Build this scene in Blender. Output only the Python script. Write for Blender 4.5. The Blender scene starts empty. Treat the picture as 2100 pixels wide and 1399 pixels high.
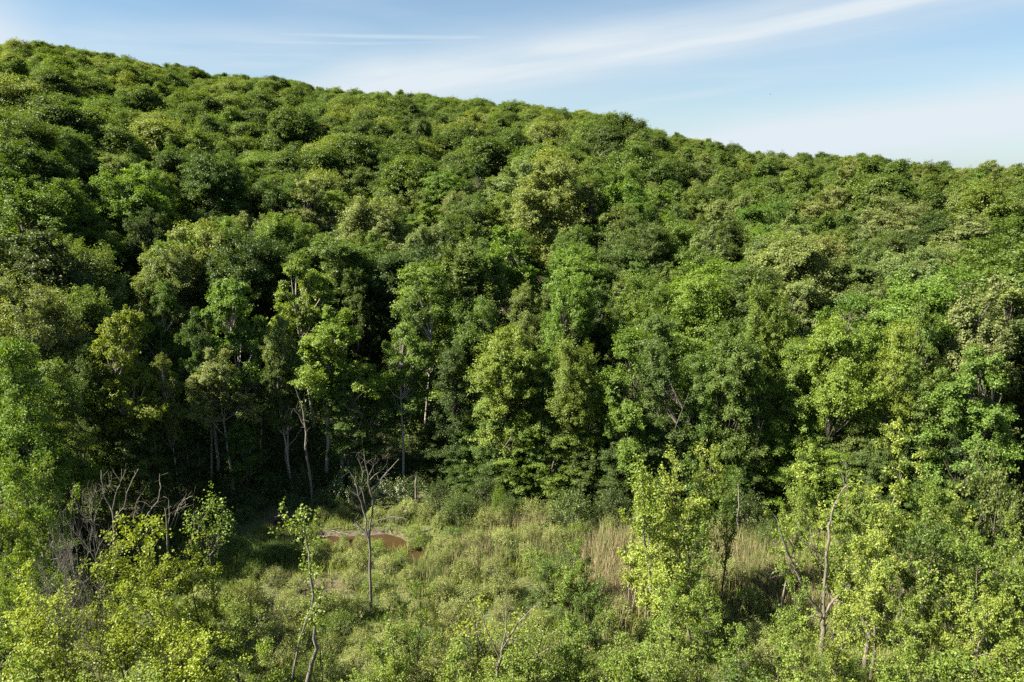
import bpy, math, random
import numpy as np
from mathutils import Vector
D = bpy.data
S = bpy.context.scene
C = S.collection
R = math.radians
rng = np.random.default_rng(7)

# ------------------------------------------------------------------ camera, sky, sun, exposure
CAMZ, PITCH, F = 32.0, R(14.0), 1400.0          # metres, radians, focal length in photo pixels (2100 wide)
cam = D.objects.new('camera', D.cameras.new('camera')); C.objects.link(cam)
cam.location = (0, 0, CAMZ); cam.rotation_euler = (R(90) - PITCH, 0, 0)
cam.data.sensor_width = 36; cam.data.lens = 24; cam.data.clip_end = 9000; cam.data.clip_start = .5
S.camera = cam
SUN_AZ, SUN_EL = R(-101), R(43)                  # azimuth measured from the view direction, left negative
sun = D.objects.new('sun', D.lights.new('sun', 'SUN')); C.objects.link(sun)
sun.data.energy = 5.0; sun.data.angle = R(.6); sun.data.color = (1, .915, .72)
sd = Vector((math.sin(SUN_AZ) * math.cos(SUN_EL), math.cos(SUN_AZ) * math.cos(SUN_EL), math.sin(SUN_EL)))
sun.rotation_euler = sd.to_track_quat('Z', 'Y').to_euler(); sun.location = (-60, 20, 90)

class NT:                                        # tiny helper to write shader maths
    def __init__(s, tree): s.t = tree; s.n = tree.nodes; s.l = tree.links
    def node(s, typ, **kw):
        n = s.n.new(typ)
        for k, v in kw.items(): setattr(n, k, v)
        return n
    def put(s, sock, v):
        if isinstance(v, bpy.types.NodeSocket): s.l.new(v, sock)
        else: sock.default_value = v
    def m(s, op, a, b=0.0, c=0.0, clamp=False):
        n = s.node('ShaderNodeMath', operation=op, use_clamp=clamp)
        s.put(n.inputs[0], a); s.put(n.inputs[1], b); s.put(n.inputs[2], c)
        return n.outputs[0]
    def mix(s, f, a, b, blend='MIX'):
        n = s.node('ShaderNodeMix', data_type='RGBA', blend_type=blend)
        s.put(n.inputs[0], f); s.put(n.inputs[6], a); s.put(n.inputs[7], b)
        return n.outputs[2]
    def noise(s, vec, scale, detail=4, rough=.55, dist=0.0):
        n = s.node('ShaderNodeTexNoise'); s.put(n.inputs['Vector'], vec)
        n.inputs['Scale'].default_value = scale; n.inputs['Detail'].default_value = detail
        n.inputs['Roughness'].default_value = rough; n.inputs['Distortion'].default_value = dist
        return n.outputs[0]
    def ramp(s, f, pts):
        n = s.node('ShaderNodeValToRGB'); s.put(n.inputs[0], f)
        e = n.color_ramp.elements
        while len(e) < len(pts): e.new(.5)
        for q, (p, c) in zip(e, pts): q.position = p; q.color = (*c, 1) if len(c) == 3 else c
        return n.outputs[0]
    def maprange(s, v, a, b, c=0.0, d=1.0, smooth=True):
        n = s.node('ShaderNodeMapRange', interpolation_type='SMOOTHSTEP' if smooth else 'LINEAR')
        s.put(n.inputs[0], v)
        for i, q in enumerate((a, b, c, d)): n.inputs[1 + i].default_value = q
        return n.outputs[0]

w = D.worlds.new('World'); S.world = w; w.use_nodes = True
t = NT(w.node_tree); t.n.clear()
sky = t.node('ShaderNodeTexSky', sky_type='NISHITA'); sky.sun_disc = False
sky.sun_elevation = SUN_EL; sky.sun_rotation = SUN_AZ
sky.air_density = 1.0; sky.dust_density = .6; sky.ozone_density = 1.6; sky.altitude = 200
tc = t.node('ShaderNodeTexCoord'); sp = t.node('ShaderNodeSeparateXYZ'); t.l.new(tc.outputs['Generated'], sp.inputs[0])
X, Y, Z = sp.outputs
az = t.m('MULTIPLY', t.m('ARCTAN2', X, Y), 57.2958); el = t.m('MULTIPLY', t.m('ARCSINE', Z), 57.2958)
def cmb(a, b, c=0.0):
    n = t.node('ShaderNodeCombineXYZ'); t.put(n.inputs[0], a); t.put(n.inputs[1], b); t.put(n.inputs[2], c); return n.outputs[0]
def band(a0, e0, slope, width, amin, amax, soft, strength, nscale=(.05, .9), thr=(.35, .75)):
    # a thin sheet of cirrus along a sloping line in the sky
    c = t.m('SUBTRACT', el, t.m('MULTIPLY_ADD', t.m('SUBTRACT', az, a0), slope, e0))
    wob = t.m('MULTIPLY_ADD', t.noise(cmb(t.m('MULTIPLY', az, .04), 0.0, a0), 1.0, 3), 2.0, -1.0)
    c = t.m('ADD', c, t.m('MULTIPLY', wob, width * .35))
    g = t.m('POWER', 2.718, t.m('MULTIPLY', t.m('MULTIPLY', c, c), -1 / (width * width)))
    fx = t.m('MULTIPLY', t.maprange(az, amin, amin + soft), t.maprange(az, amax - soft, amax, 1, 0))
    nz = t.noise(cmb(t.m('MULTIPLY', az, nscale[0]), t.m('MULTIPLY', c, nscale[1]), e0), 1.0, 6, .6, .4)
    return t.m('MULTIPLY', t.m('MULTIPLY', g, fx), t.m('MULTIPLY', t.m('MULTIPLY_ADD', t.maprange(nz, *thr), .8, .2), strength * .95))
bands = [band(0, 7.9, .125, 1.9, -24, 70, 14, 1.0, (.03, .35), (.1, .8)), band(12, 10.0, .15, .9, -4, 60, 8, .45, (.05, 1.2), (.3, .7)), band(26, 9.6, .07, .8, 12, 70, 10, .40, (.05, 1.0), (.3, .7)),
         band(24, 2.6, .10, 1.9, 6, 80, 14, .8, (.03, .5), (.0, .6)), band(-9, 9.9, .012, .16, -24, 3, 8, .45, (.08, 2), (.25, .6)),
         band(-9, 9.45, .025, .14, -26, 2, 8, .38, (.08, 2), (.3, .6)), band(12, 5.4, .12, .35, 3, 22, 6, .4), band(-42, 10, -.5, 5.0, -80, -27, 13, .95, (.02, .2), (-.3, .4)), band(-19, 8.5, .06, 1.8, -40, -6, 12, .40, (.04, .5), (.2, .7))]
cl = bands[0]
for b in bands[1:]: cl = t.m('MAXIMUM', cl, b)
veil = t.noise(cmb(t.m('MULTIPLY', az, .02), t.m('MULTIPLY', el, .14)), 1.0, 5, .55, .3)
cl = t.m('ADD', cl, t.m('MULTIPLY', t.maprange(veil, .35, .75), .30))
cl = t.m('ADD', cl, t.maprange(el, -4, 15, .60, .08), clamp=True)
lum = t.mix(1.0, sky.outputs[0], (.42, .56, .62, 1), 'MULTIPLY')
col = t.mix(cl, lum, (3.35, 3.72, 4.0, 1))
bg = t.node('ShaderNodeBackground'); t.put(bg.inputs[0], col); bg.inputs[1].default_value = .05
wo = t.node('ShaderNodeOutputWorld'); t.l.new(bg.outputs[0], wo.inputs[0])
S.view_settings.view_transform = 'Standard'; S.view_settings.look = 'None'
S.view_settings.exposure = 2.18; S.view_settings.gamma = 1.0
S.cycles.max_bounces = 4; S.cycles.diffuse_bounces = 2; S.cycles.glossy_bounces = 2
S.cycles.transmission_bounces = 3; S.cycles.transparent_max_bounces = 4; S.cycles.volume_bounces = 0
S.cycles.caustics_reflective = False; S.cycles.caustics_refractive = False
S.cycles.use_denoising = False
S.cycles.use_adaptive_sampling = True; S.cycles.adaptive_threshold = .012

# ------------------------------------------------------------------ photo geometry <-> place
def ray(px, py):
    a, b = (px - 1050) / F, (700 - py) / F
    f, u = math.cos(PITCH), math.sin(PITCH)
    return np.array([a, f + b * u, -u + b * f])
def az_el(px, py):
    v = ray(px, py); h = math.hypot(v[0], v[1])
    return math.degrees(math.atan2(v[0], v[1])), v[2] / h, v[:2] / h
def project(x, y, z):
    dz = z - CAMZ; f, u = math.cos(PITCH), math.sin(PITCH)
    dep = y * f - dz * u; up = y * u + dz * f
    return 1050 + F * x / dep, 700 - F * up / dep
skyl = [(-150, 95), (0, 78), (100, 80), (210, 100), (350, 125), (500, 150), (600, 158), (700, 180), (850, 185), (950, 196), (1050, 200), (1130, 212),
        (1230, 225), (1300, 245), (1400, 270), (1480, 295), (1540, 312), (1600, 314), (1700, 319), (1770, 318), (1850, 328), (1950, 338), (2060, 344), (2100, 350), (2250, 352)]
SA, SE = zip(*[az_el(x, y)[:2] for x, y in skyl]); SA = np.array(SA); SE = np.array(SE)
TR = np.interp(SA, [-40, -15, 0, 12, 18.5, 21, 40], [430, 430, 400, 370, 345, 290, 270])     # distance of the crest
TZ = CAMZ + TR * SE - np.interp(SA, [14, 20], [18.4, 16.0])                                                                     # ground height at the crest
E0A = [-60, -40, -34, -28, -20, -10, 2, 12, 24, 36, 60]; E0R = [46, 50, 58, 65, 66, 65, 61, 59, 63, 62, 58]    # foot of the slope
def edge(a): return np.interp(a, E0A, E0R)
def fbm(x, y, s, seed=0):
    r = np.random.default_rng(seed); v = 0 * x; amp = 1.0
    for o in range(4):
        for k in range(3):
            th, ph = r.uniform(0, 6.28, 2); f = 6.28 / s * 1.9 ** o * r.uniform(.7, 1.3)
            v = v + amp / 3 * np.sin(f * (x * math.cos(th) + y * math.sin(th)) + ph)
        amp *= .5
    return v
POND = [(5.2, -1.0, 55.2)]
def pond_d(x, y):                                  # <0 inside the pool and its two muddy arms
    n = .55 * fbm(x, y, 5, 31)
    d1 = np.hypot((x + 14.2) / 4.4, (y - 54.9) / 1.25) - 1 + n * .30
    d2 = np.hypot((x + 8.3) / .8, (y - 52.6) / 1.5) - 1 + n * .35
    d3 = np.hypot((x + 20.5) / 2.4, (y - 58.5) / .9) - 1 + n * .3
    d4 = np.hypot((x + 11.0) / 2.4, (y - 54.2) / .8) - 1 + n * .3
    return np.minimum(np.minimum(d1, d2), np.minimum(d3, d4))
def ground(x, y):
    x = np.asarray(x, float); y = np.asarray(y, float)
    a = np.degrees(np.arctan2(x, y)); r = np.hypot(x, y)
    Rr = np.interp(a, SA, TR); Zr = np.interp(a, SA, TZ); r0 = edge(a) + 1.5
    s = np.clip((r - r0) / (Rr - r0), 0, 1)
    prof = .12 * s * (1 - s) * 0 + s ** 1.08
    z = Zr * prof
    z = z - np.clip(r - Rr, 0, 700) * .10 - np.clip(r - Rr - 60, 0, 200) * .05
    back = np.clip((115 - np.abs(a)) / 45, 0, 1); z = z * back
    hill = np.clip((r - r0) / 60, 0, 1)
    z = z + hill * 3.0 * fbm(x, y, 90, 3) * np.clip((Rr - r) / 60, 0, 1) * back
    z = z + .13 * fbm(x, y, 6, 5)
    pd = pond_d(x, y); z = z - .38 * np.clip((.35 - pd) / .5, 0, 1)
    return z
def gz(x, y): return float(ground(x, y))
def at_ground(px, py):
    v = ray(px, py); k = CAMZ / -v[2]; return v[0] * k, v[1] * k
def at_top(px, py, H, forest=True, dmin=None):
    """where a tree of height H stands whose top shows at this photo pixel"""
    a, tn, (ux, uy) = az_el(px, py)
    r = np.arange(18, 520, .5); zc = ground(ux * r, uy * r) + H - (CAMZ + r * tn)
    idx = np.argmax(zc >= 0) if (zc >= 0).any() else len(r) - 1
    d = r[idx]
    if forest:
        lo = float(edge(a)) + 2.5
        if d < lo: d = lo; H = CAMZ + d * tn - gz(ux * d, uy * d)
        if not (zc >= 0).any(): d = float(np.interp(a, SA, TR)); H = max(12, CAMZ + d * tn - gz(ux * d, uy * d))
    if dmin and d < dmin: d = dmin; H = CAMZ + d * tn - gz(ux * d, uy * d)
    return ux * d, uy * d, d, H

# ------------------------------------------------------------------ materials
def mat(name):
    m = D.materials.new(name); m.use_nodes = True; n = NT(m.node_tree); n.n.clear()
    o = n.node('ShaderNodeOutputMaterial'); return m, n, o
def leaf_shader(n, o, base, trans=.40, gloss=.03, tint=.5, rough=.5):
    at = n.node('ShaderNodeAttribute', attribute_name='tint'); f = at.outputs['Fac']
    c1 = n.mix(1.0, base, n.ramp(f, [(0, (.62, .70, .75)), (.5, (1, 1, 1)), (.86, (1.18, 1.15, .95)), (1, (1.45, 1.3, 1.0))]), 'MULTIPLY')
    d = n.node('ShaderNodeBsdfDiffuse'); n.put(d.inputs[0], c1)
    tr = n.node('ShaderNodeBsdfTranslucent'); n.put(tr.inputs[0], n.mix(1.0, c1, (1.5, 1.55, .45, 1), 'MULTIPLY'))
    mx = n.node('ShaderNodeMixShader'); mx.inputs[0].default_value = trans; n.l.new(d.outputs[0], mx.inputs[1]); n.l.new(tr.outputs[0], mx.inputs[2])
    g = n.node('ShaderNodeBsdfGlossy'); g.inputs['Color'].default_value = (.75, .8, .7, 1); g.inputs['Roughness'].default_value = rough
    m2 = n.node('ShaderNodeMixShader'); m2.inputs[0].default_value = gloss; n.l.new(mx.outputs[0], m2.inputs[1]); n.l.new(g.outputs[0], m2.inputs[2])
    n.l.new(m2.outputs[0], o.inputs[0])
def leaf_obj_mat(name, **kw):
    m, n, o = mat(name); oi = n.node('ShaderNodeObjectInfo'); leaf_shader(n, o, oi.outputs['Color'], **kw); return m
LEAF = leaf_obj_mat('leaves')
LEAFS = leaf_obj_mat('soft_leaves', trans=.35, gloss=.05)
m, n, o = mat('far_leaves'); oi = n.node('ShaderNodeObjectInfo')
cr = n.ramp(oi.outputs['Random'], [(0, (.054, .084, .016)), (.25, (.076, .116, .020)), (.45, (.092, .136, .025)), (.6, (.120, .160, .030)), (.75, (.084, .134, .023)), (.84, (.160, .190, .066)), (1, (.150, .182, .028))])
leaf_shader(n, o, cr); FARLEAF = m
def simple(name, pts, scale, rough=.9, stretch=None, bump=.0, detail=5):
    m, n, o = mat(name); tcn = n.node('ShaderNodeTexCoord'); v = tcn.outputs['Object']
    if stretch:
        mp = n.node('ShaderNodeMapping'); n.l.new(v, mp.inputs[0]); mp.inputs['Scale'].default_value = stretch; v = mp.outputs[0]
    nz = n.noise(v, scale, detail, .65); c = n.ramp(nz, pts)
    b = n.node('ShaderNodeBsdfPrincipled'); n.put(b.inputs['Base Color'], c); b.inputs['Roughness'].default_value = rough
    if bump:
        bp = n.node('ShaderNodeBump'); bp.inputs['Strength'].default_value = bump; n.l.new(nz, bp.inputs['Height']); n.l.new(bp.outputs[0], b.inputs['Normal'])
    n.l.new(b.outputs[0], o.inputs[0]); return m
BARK = simple('bark', [(.3, (.03, .025, .02)), (.5, (.065, .055, .045)), (.72, (.12, .105, .09))], 2.2, stretch=(3, 3, .6), bump=.6)
GREYBARK = simple('grey_bark', [(.3, (.14, .125, .11)), (.5, (.26, .24, .21)), (.7, (.38, .35, .31))], 2.5, stretch=(3, 3, .7), bump=.5)
PALEBARK = simple('pale_bark', [(.3, (.055, .047, .038)), (.5, (.12, .105, .086)), (.7, (.21, .185, .155))], 2.5, stretch=(3, 3, .7), bump=.5)
DEADWOOD = simple('dead_wood', [(.3, (.06, .053, .046)), (.5, (.13, .118, .10)), (.7, (.22, .20, .175))], 2.0, stretch=(4, 4, .4), bump=.4)
DARKWOOD = simple('weathered_wood', [(.3, (.05, .045, .04)), (.5, (.11, .10, .09)), (.7, (.19, .175, .16))], 2.0, stretch=(4, 4, .4), bump=.4)
ROCK = simple('rock', [(.3, (.10, .10, .095)), (.5, (.22, .215, .20)), (.75, (.36, .35, .33))], 1.6, bump=.7, detail=8)
# ground: mud and litter, wet near the pool, mossy turf in patches
m, n, o = mat('ground'); tcn = n.node('ShaderNodeTexCoord'); v = tcn.outputs['Object']
geo = n.node('ShaderNodeAttribute', attribute_name='wet').outputs['Fac']; forest = n.node('ShaderNodeAttribute', attribute_name='forest').outputs['Fac']
n1 = n.noise(v, .35, 6, .6); n2 = n.noise(v, 2.5, 6, .7)
turf = n.ramp(n1, [(.3, (.045, .068, .016)), (.5, (.072, .092, .026)), (.64, (.095, .092, .042)), (.78, (.12, .10, .06))])
turf = n.mix(n.maprange(n2, .3, .8, .0, .55), turf, (.05, .045, .028, 1))
litter = n.ramp(n2, [(.3, (.018, .018, .009)), (.5, (.034, .030, .016)), (.7, (.055, .044, .025))])
mud = n.ramp(n2, [(.3, (.028, .019, .013)), (.5, (.060, .042, .030)), (.72, (.13, .10, .078))])
c = n.mix(geo, turf, mud); c = n.mix(forest, c, litter)
b = n.node('ShaderNodeBsdfPrincipled'); n.put(b.inputs['Base Color'], c); n.put(b.inputs['Roughness'], n.maprange(geo, 0, 1, .95, .55))
bp = n.node('ShaderNodeBump'); bp.inputs['Strength'].default_value = .6; bp.inputs['Distance'].default_value = .15; n.l.new(n2, bp.inputs['Height']); n.l.new(bp.outputs[0], b.inputs['Normal'])
n.l.new(b.outputs[0], o.inputs[0]); GROUND = m
m, n, o = mat('pond_water'); tcn = n.node('ShaderNodeTexCoord'); v = tcn.outputs['Object']
c = n.ramp(n.noise(v, .5, 5), [(.3, (.028, .019, .010)), (.6, (.044, .028, .014)), (.8, (.038, .029, .018))])
b = n.node('ShaderNodeBsdfPrincipled'); n.put(b.inputs['Base Color'], c); b.inputs['Roughness'].default_value = .08; b.inputs['IOR'].default_value = 1.33
bp = n.node('ShaderNodeBump'); bp.inputs['Strength'].default_value = .08; n.l.new(n.noise(v, 3, 3), bp.inputs['Height']); n.l.new(bp.outputs[0], b.inputs['Normal'])
n.l.new(b.outputs[0], o.inputs[0]); WATER = m
def blade_mat(name, pts):
    m, n, o = mat(name); at = n.node('ShaderNodeAttribute', attribute_name='tint')
    c = n.ramp(at.outputs['Fac'], pts)
    d = n.node('ShaderNodeBsdfDiffuse'); n.put(d.inputs[0], c); tr = n.node('ShaderNodeBsdfTranslucent'); n.put(tr.inputs[0], c)
    mx = n.node('ShaderNodeMixShader'); mx.inputs[0].default_value = .4; n.l.new(d.outputs[0], mx.inputs[1]); n.l.new(tr.outputs[0], mx.inputs[2]); n.l.new(mx.outputs[0], o.inputs[0]); return m
GRASS = blade_mat('grass_blades', [(0, (.10, .16, .028)), (.5, (.21, .25, .05)), (.85, (.31, .31, .11)), (1, (.36, .31, .17))])
REED = blade_mat('reed_stalks', [(0, (.09, .15, .04)), (.45, (.17, .22, .07)), (.55, (.26, .22, .13)), (.8, (.38, .31, .21)), (1, (.48, .41, .30))])

# ------------------------------------------------------------------ mesh builders
class MB:
    def __init__(s): s.v = []; s.f = []; s.t = []; s.n = 0
    def quads(s, V, tint):                        # V: (k,4,3)
        k = len(V); s.v.append(V.reshape(-1, 3)); s.f.append(np.arange(4 * k).reshape(k, 4) + s.n); s.t.append(tint); s.n += 4 * k
    def leaves(s, P, N, size, tint, asp=.62, fold=.12):
        k = len(P); N = N / (np.linalg.norm(N, axis=1, keepdims=True) + 1e-9)
        T = rng.normal(size=(k, 3)); T -= N * (T * N).sum(1, keepdims=True); T /= np.linalg.norm(T, axis=1, keepdims=True) + 1e-9
        B = np.cross(N, T); sz = np.asarray(size).reshape(-1, 1) * np.ones((k, 1)); up = N * sz * fold
        V = np.stack([P - T * sz * .5, P + B * sz * asp * .5 + up, P + T * sz * .5, P - B * sz * asp * .5 + up], 1); s.quads(V, tint)
    def tube(s, pts, rad, sides=5):
        pts = np.asarray(pts, float); k = len(pts); rad = np.asarray(rad, float)
        d = np.gradient(pts, axis=0); d /= np.linalg.norm(d, axis=1, keepdims=True) + 1e-9
        ref = np.array([.31, .95, .05]) if abs(d[0, 2]) > .7 else np.array([0, .1, 1.0])
        A = np.cross(d, ref); A /= np.linalg.norm(A, axis=1, keepdims=True) + 1e-9; B = np.cross(d, A)
        th = np.arange(sides) * 2 * math.pi / sides
        V = pts[:, None] + rad[:, None, None] * (np.cos(th)[None, :, None] * A[:, None] + np.sin(th)[None, :, None] * B[:, None])
        i = np.arange(k - 1)[:, None] * sides; j = np.arange(sides)[None]; j2 = (j + 1) % sides
        Fq = np.stack([i + j, i + j2, i + sides + j2, i + sides + j], 2).reshape(-1, 4)
        s.v.append(V.reshape(-1, 3)); s.f.append(Fq + s.n); s.t.append(np.full(len(Fq), .5)); s.n += k * sides
    def mesh(s, name, mats, smooth=False, extra=None):
        me = D.meshes.new(name); V = np.concatenate(s.v); Fq = np.concatenate(s.f); k = len(Fq)
        me.vertices.add(len(V)); me.vertices.foreach_set('co', V.astype(np.float32).ravel())
        me.loops.add(4 * k); me.loops.foreach_set('vertex_index', Fq.astype(np.int32).ravel())
        me.polygons.add(k); me.polygons.foreach_set('loop_start', np.arange(0, 4 * k, 4, dtype=np.int32))
        a = me.attributes.new('tint', 'FLOAT', 'FACE'); a.data.foreach_set('value', np.concatenate(s.t).astype(np.float32))
        for m_ in (mats if isinstance(mats, (list, tuple)) else [mats]): me.materials.append(m_)
        me.update(calc_edges=True)
        me.polygons.foreach_set('use_smooth', np.full(k, smooth)); return me
def unit(v): v = np.asarray(v, float); return v / (np.linalg.norm(v) + 1e-9)
def polyline(p0, d, L, n=6, wob=.12, curve=(0, 0, 0)):
    p = [np.array(p0, float)]; d = unit(d)
    for i in range(n):
        d = unit(d + rng.normal(size=3) * wob + np.array(curve) / n); p.append(p[-1] + d * L / n)
    return np.array(p), d
def mesh_obj(name, me, parent=None, col=None):
    ob = D.objects.new(name, me); C.objects.link(ob)
    if parent: ob.parent = parent
    if col is not None: ob.color = (*col, 1)
    return ob
def tag(ob, label=None, cat=None, group=None, kind=None):
    if label: ob['label'] = label
    if cat: ob['category'] = cat
    if group: ob['group'] = group
    if kind: ob['kind'] = kind
    return ob
def thing(name, parts, loc, rz=0, sc=(1, 1, 1), label=None, cat=None, group=None, lean=(0, 0)):
    e = D.objects.new(name, None); C.objects.link(e); e.location = loc; e.rotation_euler = (lean[0], lean[1], rz); e.scale = sc; e.empty_display_size = .5
    tag(e, label, cat, group)
    for pn, me, col in parts:
        ob = mesh_obj(pn, me, e, col)
    return e

# ---- forest tree prototypes: reference height 20 m, crown 10 m across
def crown_radius(style, u):
    if style == 'round': return np.sin(np.pi * np.clip(.16 + .80 * u, 0, 1)) ** .65
    if style == 'upright': return (np.clip(1.03 - u, 0, 1)) ** .55 * np.clip(.55 + 1.6 * u, 0, 1)
    if style == 'layered': return np.clip(1.02 - u, 0, 1) ** .5 * (.85 + .15 * np.sin(u * 20))
    return np.sin(np.pi * np.clip(.10 + .84 * u, 0, 1)) ** .8 * .95                      # tall
def forest_tree(seed, style, nb, ntw, nl, ls, far=False):
    global rng; rng = np.random.default_rng(seed)
    H = 20.0; W = 5.0; zb = {'round': .40, 'upright': .25, 'layered': .22, 'tall': .30, 'open': .5}[style] * H; hc = H - zb
    lf = MB(); tr = MB() if not far else lf; boughs = []
    tp, _ = polyline((0, 0, -1.2), (rng.normal() * .04, rng.normal() * .04, 1), H * .80 + 1.2, 9, .035)
    tz = np.linspace(-1.2, H * .80, 10); tr.tube(tp, np.interp(tz, [-1.2, 0, 2, H * .80], [.36, .26, .20, .03]), 6 if not far else 4)
    ga = rng.uniform(0, 6.28); subs = []; ph = rng.uniform(0, 6.28, 3)
    prm = {'round': (4, 2.9, 3.7, 1.35, 2.0, .84, .45), 'upright': (5, 1.7, 2.4, 2.3, 2.4, .72, .3), 'tall': (6, 1.9, 2.6, 1.6, 2.5, .60, .35), 'open': (5, 1.7, 2.3, 1.5, 2.3, .70, .5)}.get(style)
    if prm:
        for k in range(prm[0]):
            a_ = ga + k * 2.4 + rng.normal() * .3; o_ = 0.3 if k == 0 else prm[4] * rng.uniform(.55, 1.0); r_ = rng.uniform(prm[1], prm[2]) * (1.1 if k == 0 else 1)
            top = H if k == 0 else H * (1 - (1 - prm[5]) * (o_ / prm[4]) * rng.uniform(.35, 1.15)); subs.append((o_ * math.cos(a_), o_ * math.sin(a_), top, r_))
    for i in range(nb):
        if prm:
            ox, oy, top, r_ = subs[i % len(subs)]; dv = rng.normal(size=3); dv[2] = dv[2] * .8 + .35; dv /= np.linalg.norm(dv)
            rb = r_ * rng.choice([.26, .36, .48], p=[.3, .4, .3]) * (1.25 if far else 1); rb = max(rb, .6); flat = {'round': .98, 'upright': 1.35, 'tall': .85, 'open': .8}[style]
            cz = top - r_ * prm[3]; c = np.array([ox, oy, cz]) + dv * np.array([1, 1, prm[3]]) * (r_ - rb * .7) * rng.uniform(.72, 1.16)
            if i % 5 == 3:                      # skirt of lower boughs
                th = rng.uniform(0, 6.28); c = np.array([math.cos(th), math.sin(th), 0]) * W * rng.uniform(.3, .74) * (1 + .15 * math.sin(2 * th + ph[0])); c[2] = rng.uniform(H * (.48 if style == 'open' else .22), H * .66); rb = max(rb * 1.3, 1.25)
            c[2] = min(c[2], H - rb * flat * .8); rad = math.hypot(c[0], c[1])
            boughs.append((c, rb, flat, rad)); continue
        u = ((i + .5) / nb) ** .9 * .96 + rng.normal() * .02; u = min(max(u, 0), .97)
        th = ga + i * 2.39996 + rng.normal() * .35; rr = W * crown_radius(style, u)
        rb = {'round': 1.75, 'upright': 1.25, 'layered': 1.5, 'tall': 1.35}[style] * rng.uniform(.75, 1.3) * (1.15 if far else 1)
        rad = max(0, rr - rb * .75) * (rng.uniform(.35, 1.0) ** .45) * rng.uniform(.85, 1.12)
        flat = {'round': .72, 'upright': 1.15, 'layered': .38, 'tall': .85}[style]
        rad *= 1 + .2 * math.sin(th + ph[0]) + .12 * math.sin(2 * th + ph[1])
        c = np.array([rad * math.cos(th), rad * math.sin(th), zb + hc * u + rng.normal() * .3])
        c[2] = min(c[2], H - rb * flat * .8); boughs.append((c, rb, flat, rad))
    for c, rb, flat, rad in boughs:
        if not far:
            j = int(np.clip((c[2] - (1.0 if style == 'open' else 2.2) - rad * (.2 if style == 'open' else .45) + 1.2) / (H * .80 + 1.2) * 9, 2, 8)); p0 = tp[j]
            pts = np.array([p0, p0 * .55 + c * .45 + np.array([0, 0, -.35]), c + np.array([0, 0, .1]), c + (c - p0) * .15]); tr.tube(pts, [.075, .055, .035, .015] if style == 'open' else [.10, .07, .04, .02], 4)
        K = max(6, int(ntw * (.18 if not far else .19) * (rb / 1.5) ** 1.5 * rng.uniform(.85, 1.2))); m_ = nl * (5 if not far else 7)
        dirs = rng.normal(size=(K, 3)); dirs[:, 2] = dirs[:, 2] * .8 + .45
        out = unit([c[0], c[1], .6 * rad]); dirs += out * .6; dirs /= np.linalg.norm(dirs, axis=1, keepdims=True)
        if style == 'upright': dirs[:, 2] = np.abs(dirs[:, 2]) * 1.5 + .2; dirs /= np.linalg.norm(dirs, axis=1, keepdims=True)
        Ln = np.repeat(rb * rng.uniform(.7, 1.5, K), m_)[:, None]; dd = np.repeat(dirs, m_, 0); tt = rng.random((K * m_, 1)) ** .65
        sg = .30 * (rb / 1.3) ** .5 * (1.05 if not far else 1.65); pw = np.repeat(rng.uniform(.75, 1.25, K), m_)[:, None]
        P = c + dd * (.25 * rb + tt * Ln) * np.array([1, 1, flat]) + rng.normal(size=dd.shape) * sg * pw * (1.15 - .65 * tt) * np.array([1, 1, .75])
        N = dd * .6 + np.array([0, 0, .7]) + rng.normal(size=P.shape) * .5
        tw = np.repeat(rng.normal(size=K) * .09, m_); tint = np.clip(.45 + tw + rng.normal(size=len(P)) * .12 + .05 * rng.normal(), 0, 1)
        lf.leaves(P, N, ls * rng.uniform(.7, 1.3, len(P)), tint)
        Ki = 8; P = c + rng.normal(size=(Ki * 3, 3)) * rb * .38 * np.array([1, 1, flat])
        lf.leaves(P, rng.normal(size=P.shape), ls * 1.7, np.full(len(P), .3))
    nm = style + '_crown'
    if far: return lf.mesh('far_' + nm, FARLEAF)
    return lf.mesh(nm, LEAF), tr.mesh('trunk', GREYBARK if style == 'open' else BARK, True)
STY = {}
for k, (st, nb, ntw, nl) in enumerate([('round', 64, 80, 9), ('round', 72, 76, 9), ('round', 60, 86, 9), ('round', 68, 80, 9), ('upright', 84, 80, 9), ('upright', 80, 80, 9), ('upright', 76, 84, 9),
                                       ('layered', 34, 48, 9), ('layered', 30, 55, 9), ('tall', 66, 76, 9), ('tall', 60, 80, 9), ('tall', 70, 70, 9), ('open', 50, 76, 8), ('open', 44, 80, 8), ('open', 56, 70, 8)]):
    STY.setdefault(st, []).append(forest_tree(100 + k, st, nb, ntw, nl + 10, .195))
FAR = [forest_tree(300 + k, st, nb, 90, 10, .31, True) for k, (st, nb) in enumerate([('round', 46), ('round', 50), ('round', 40), ('round', 54), ('upright', 56), ('tall', 50), ('upright', 60)])]

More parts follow.
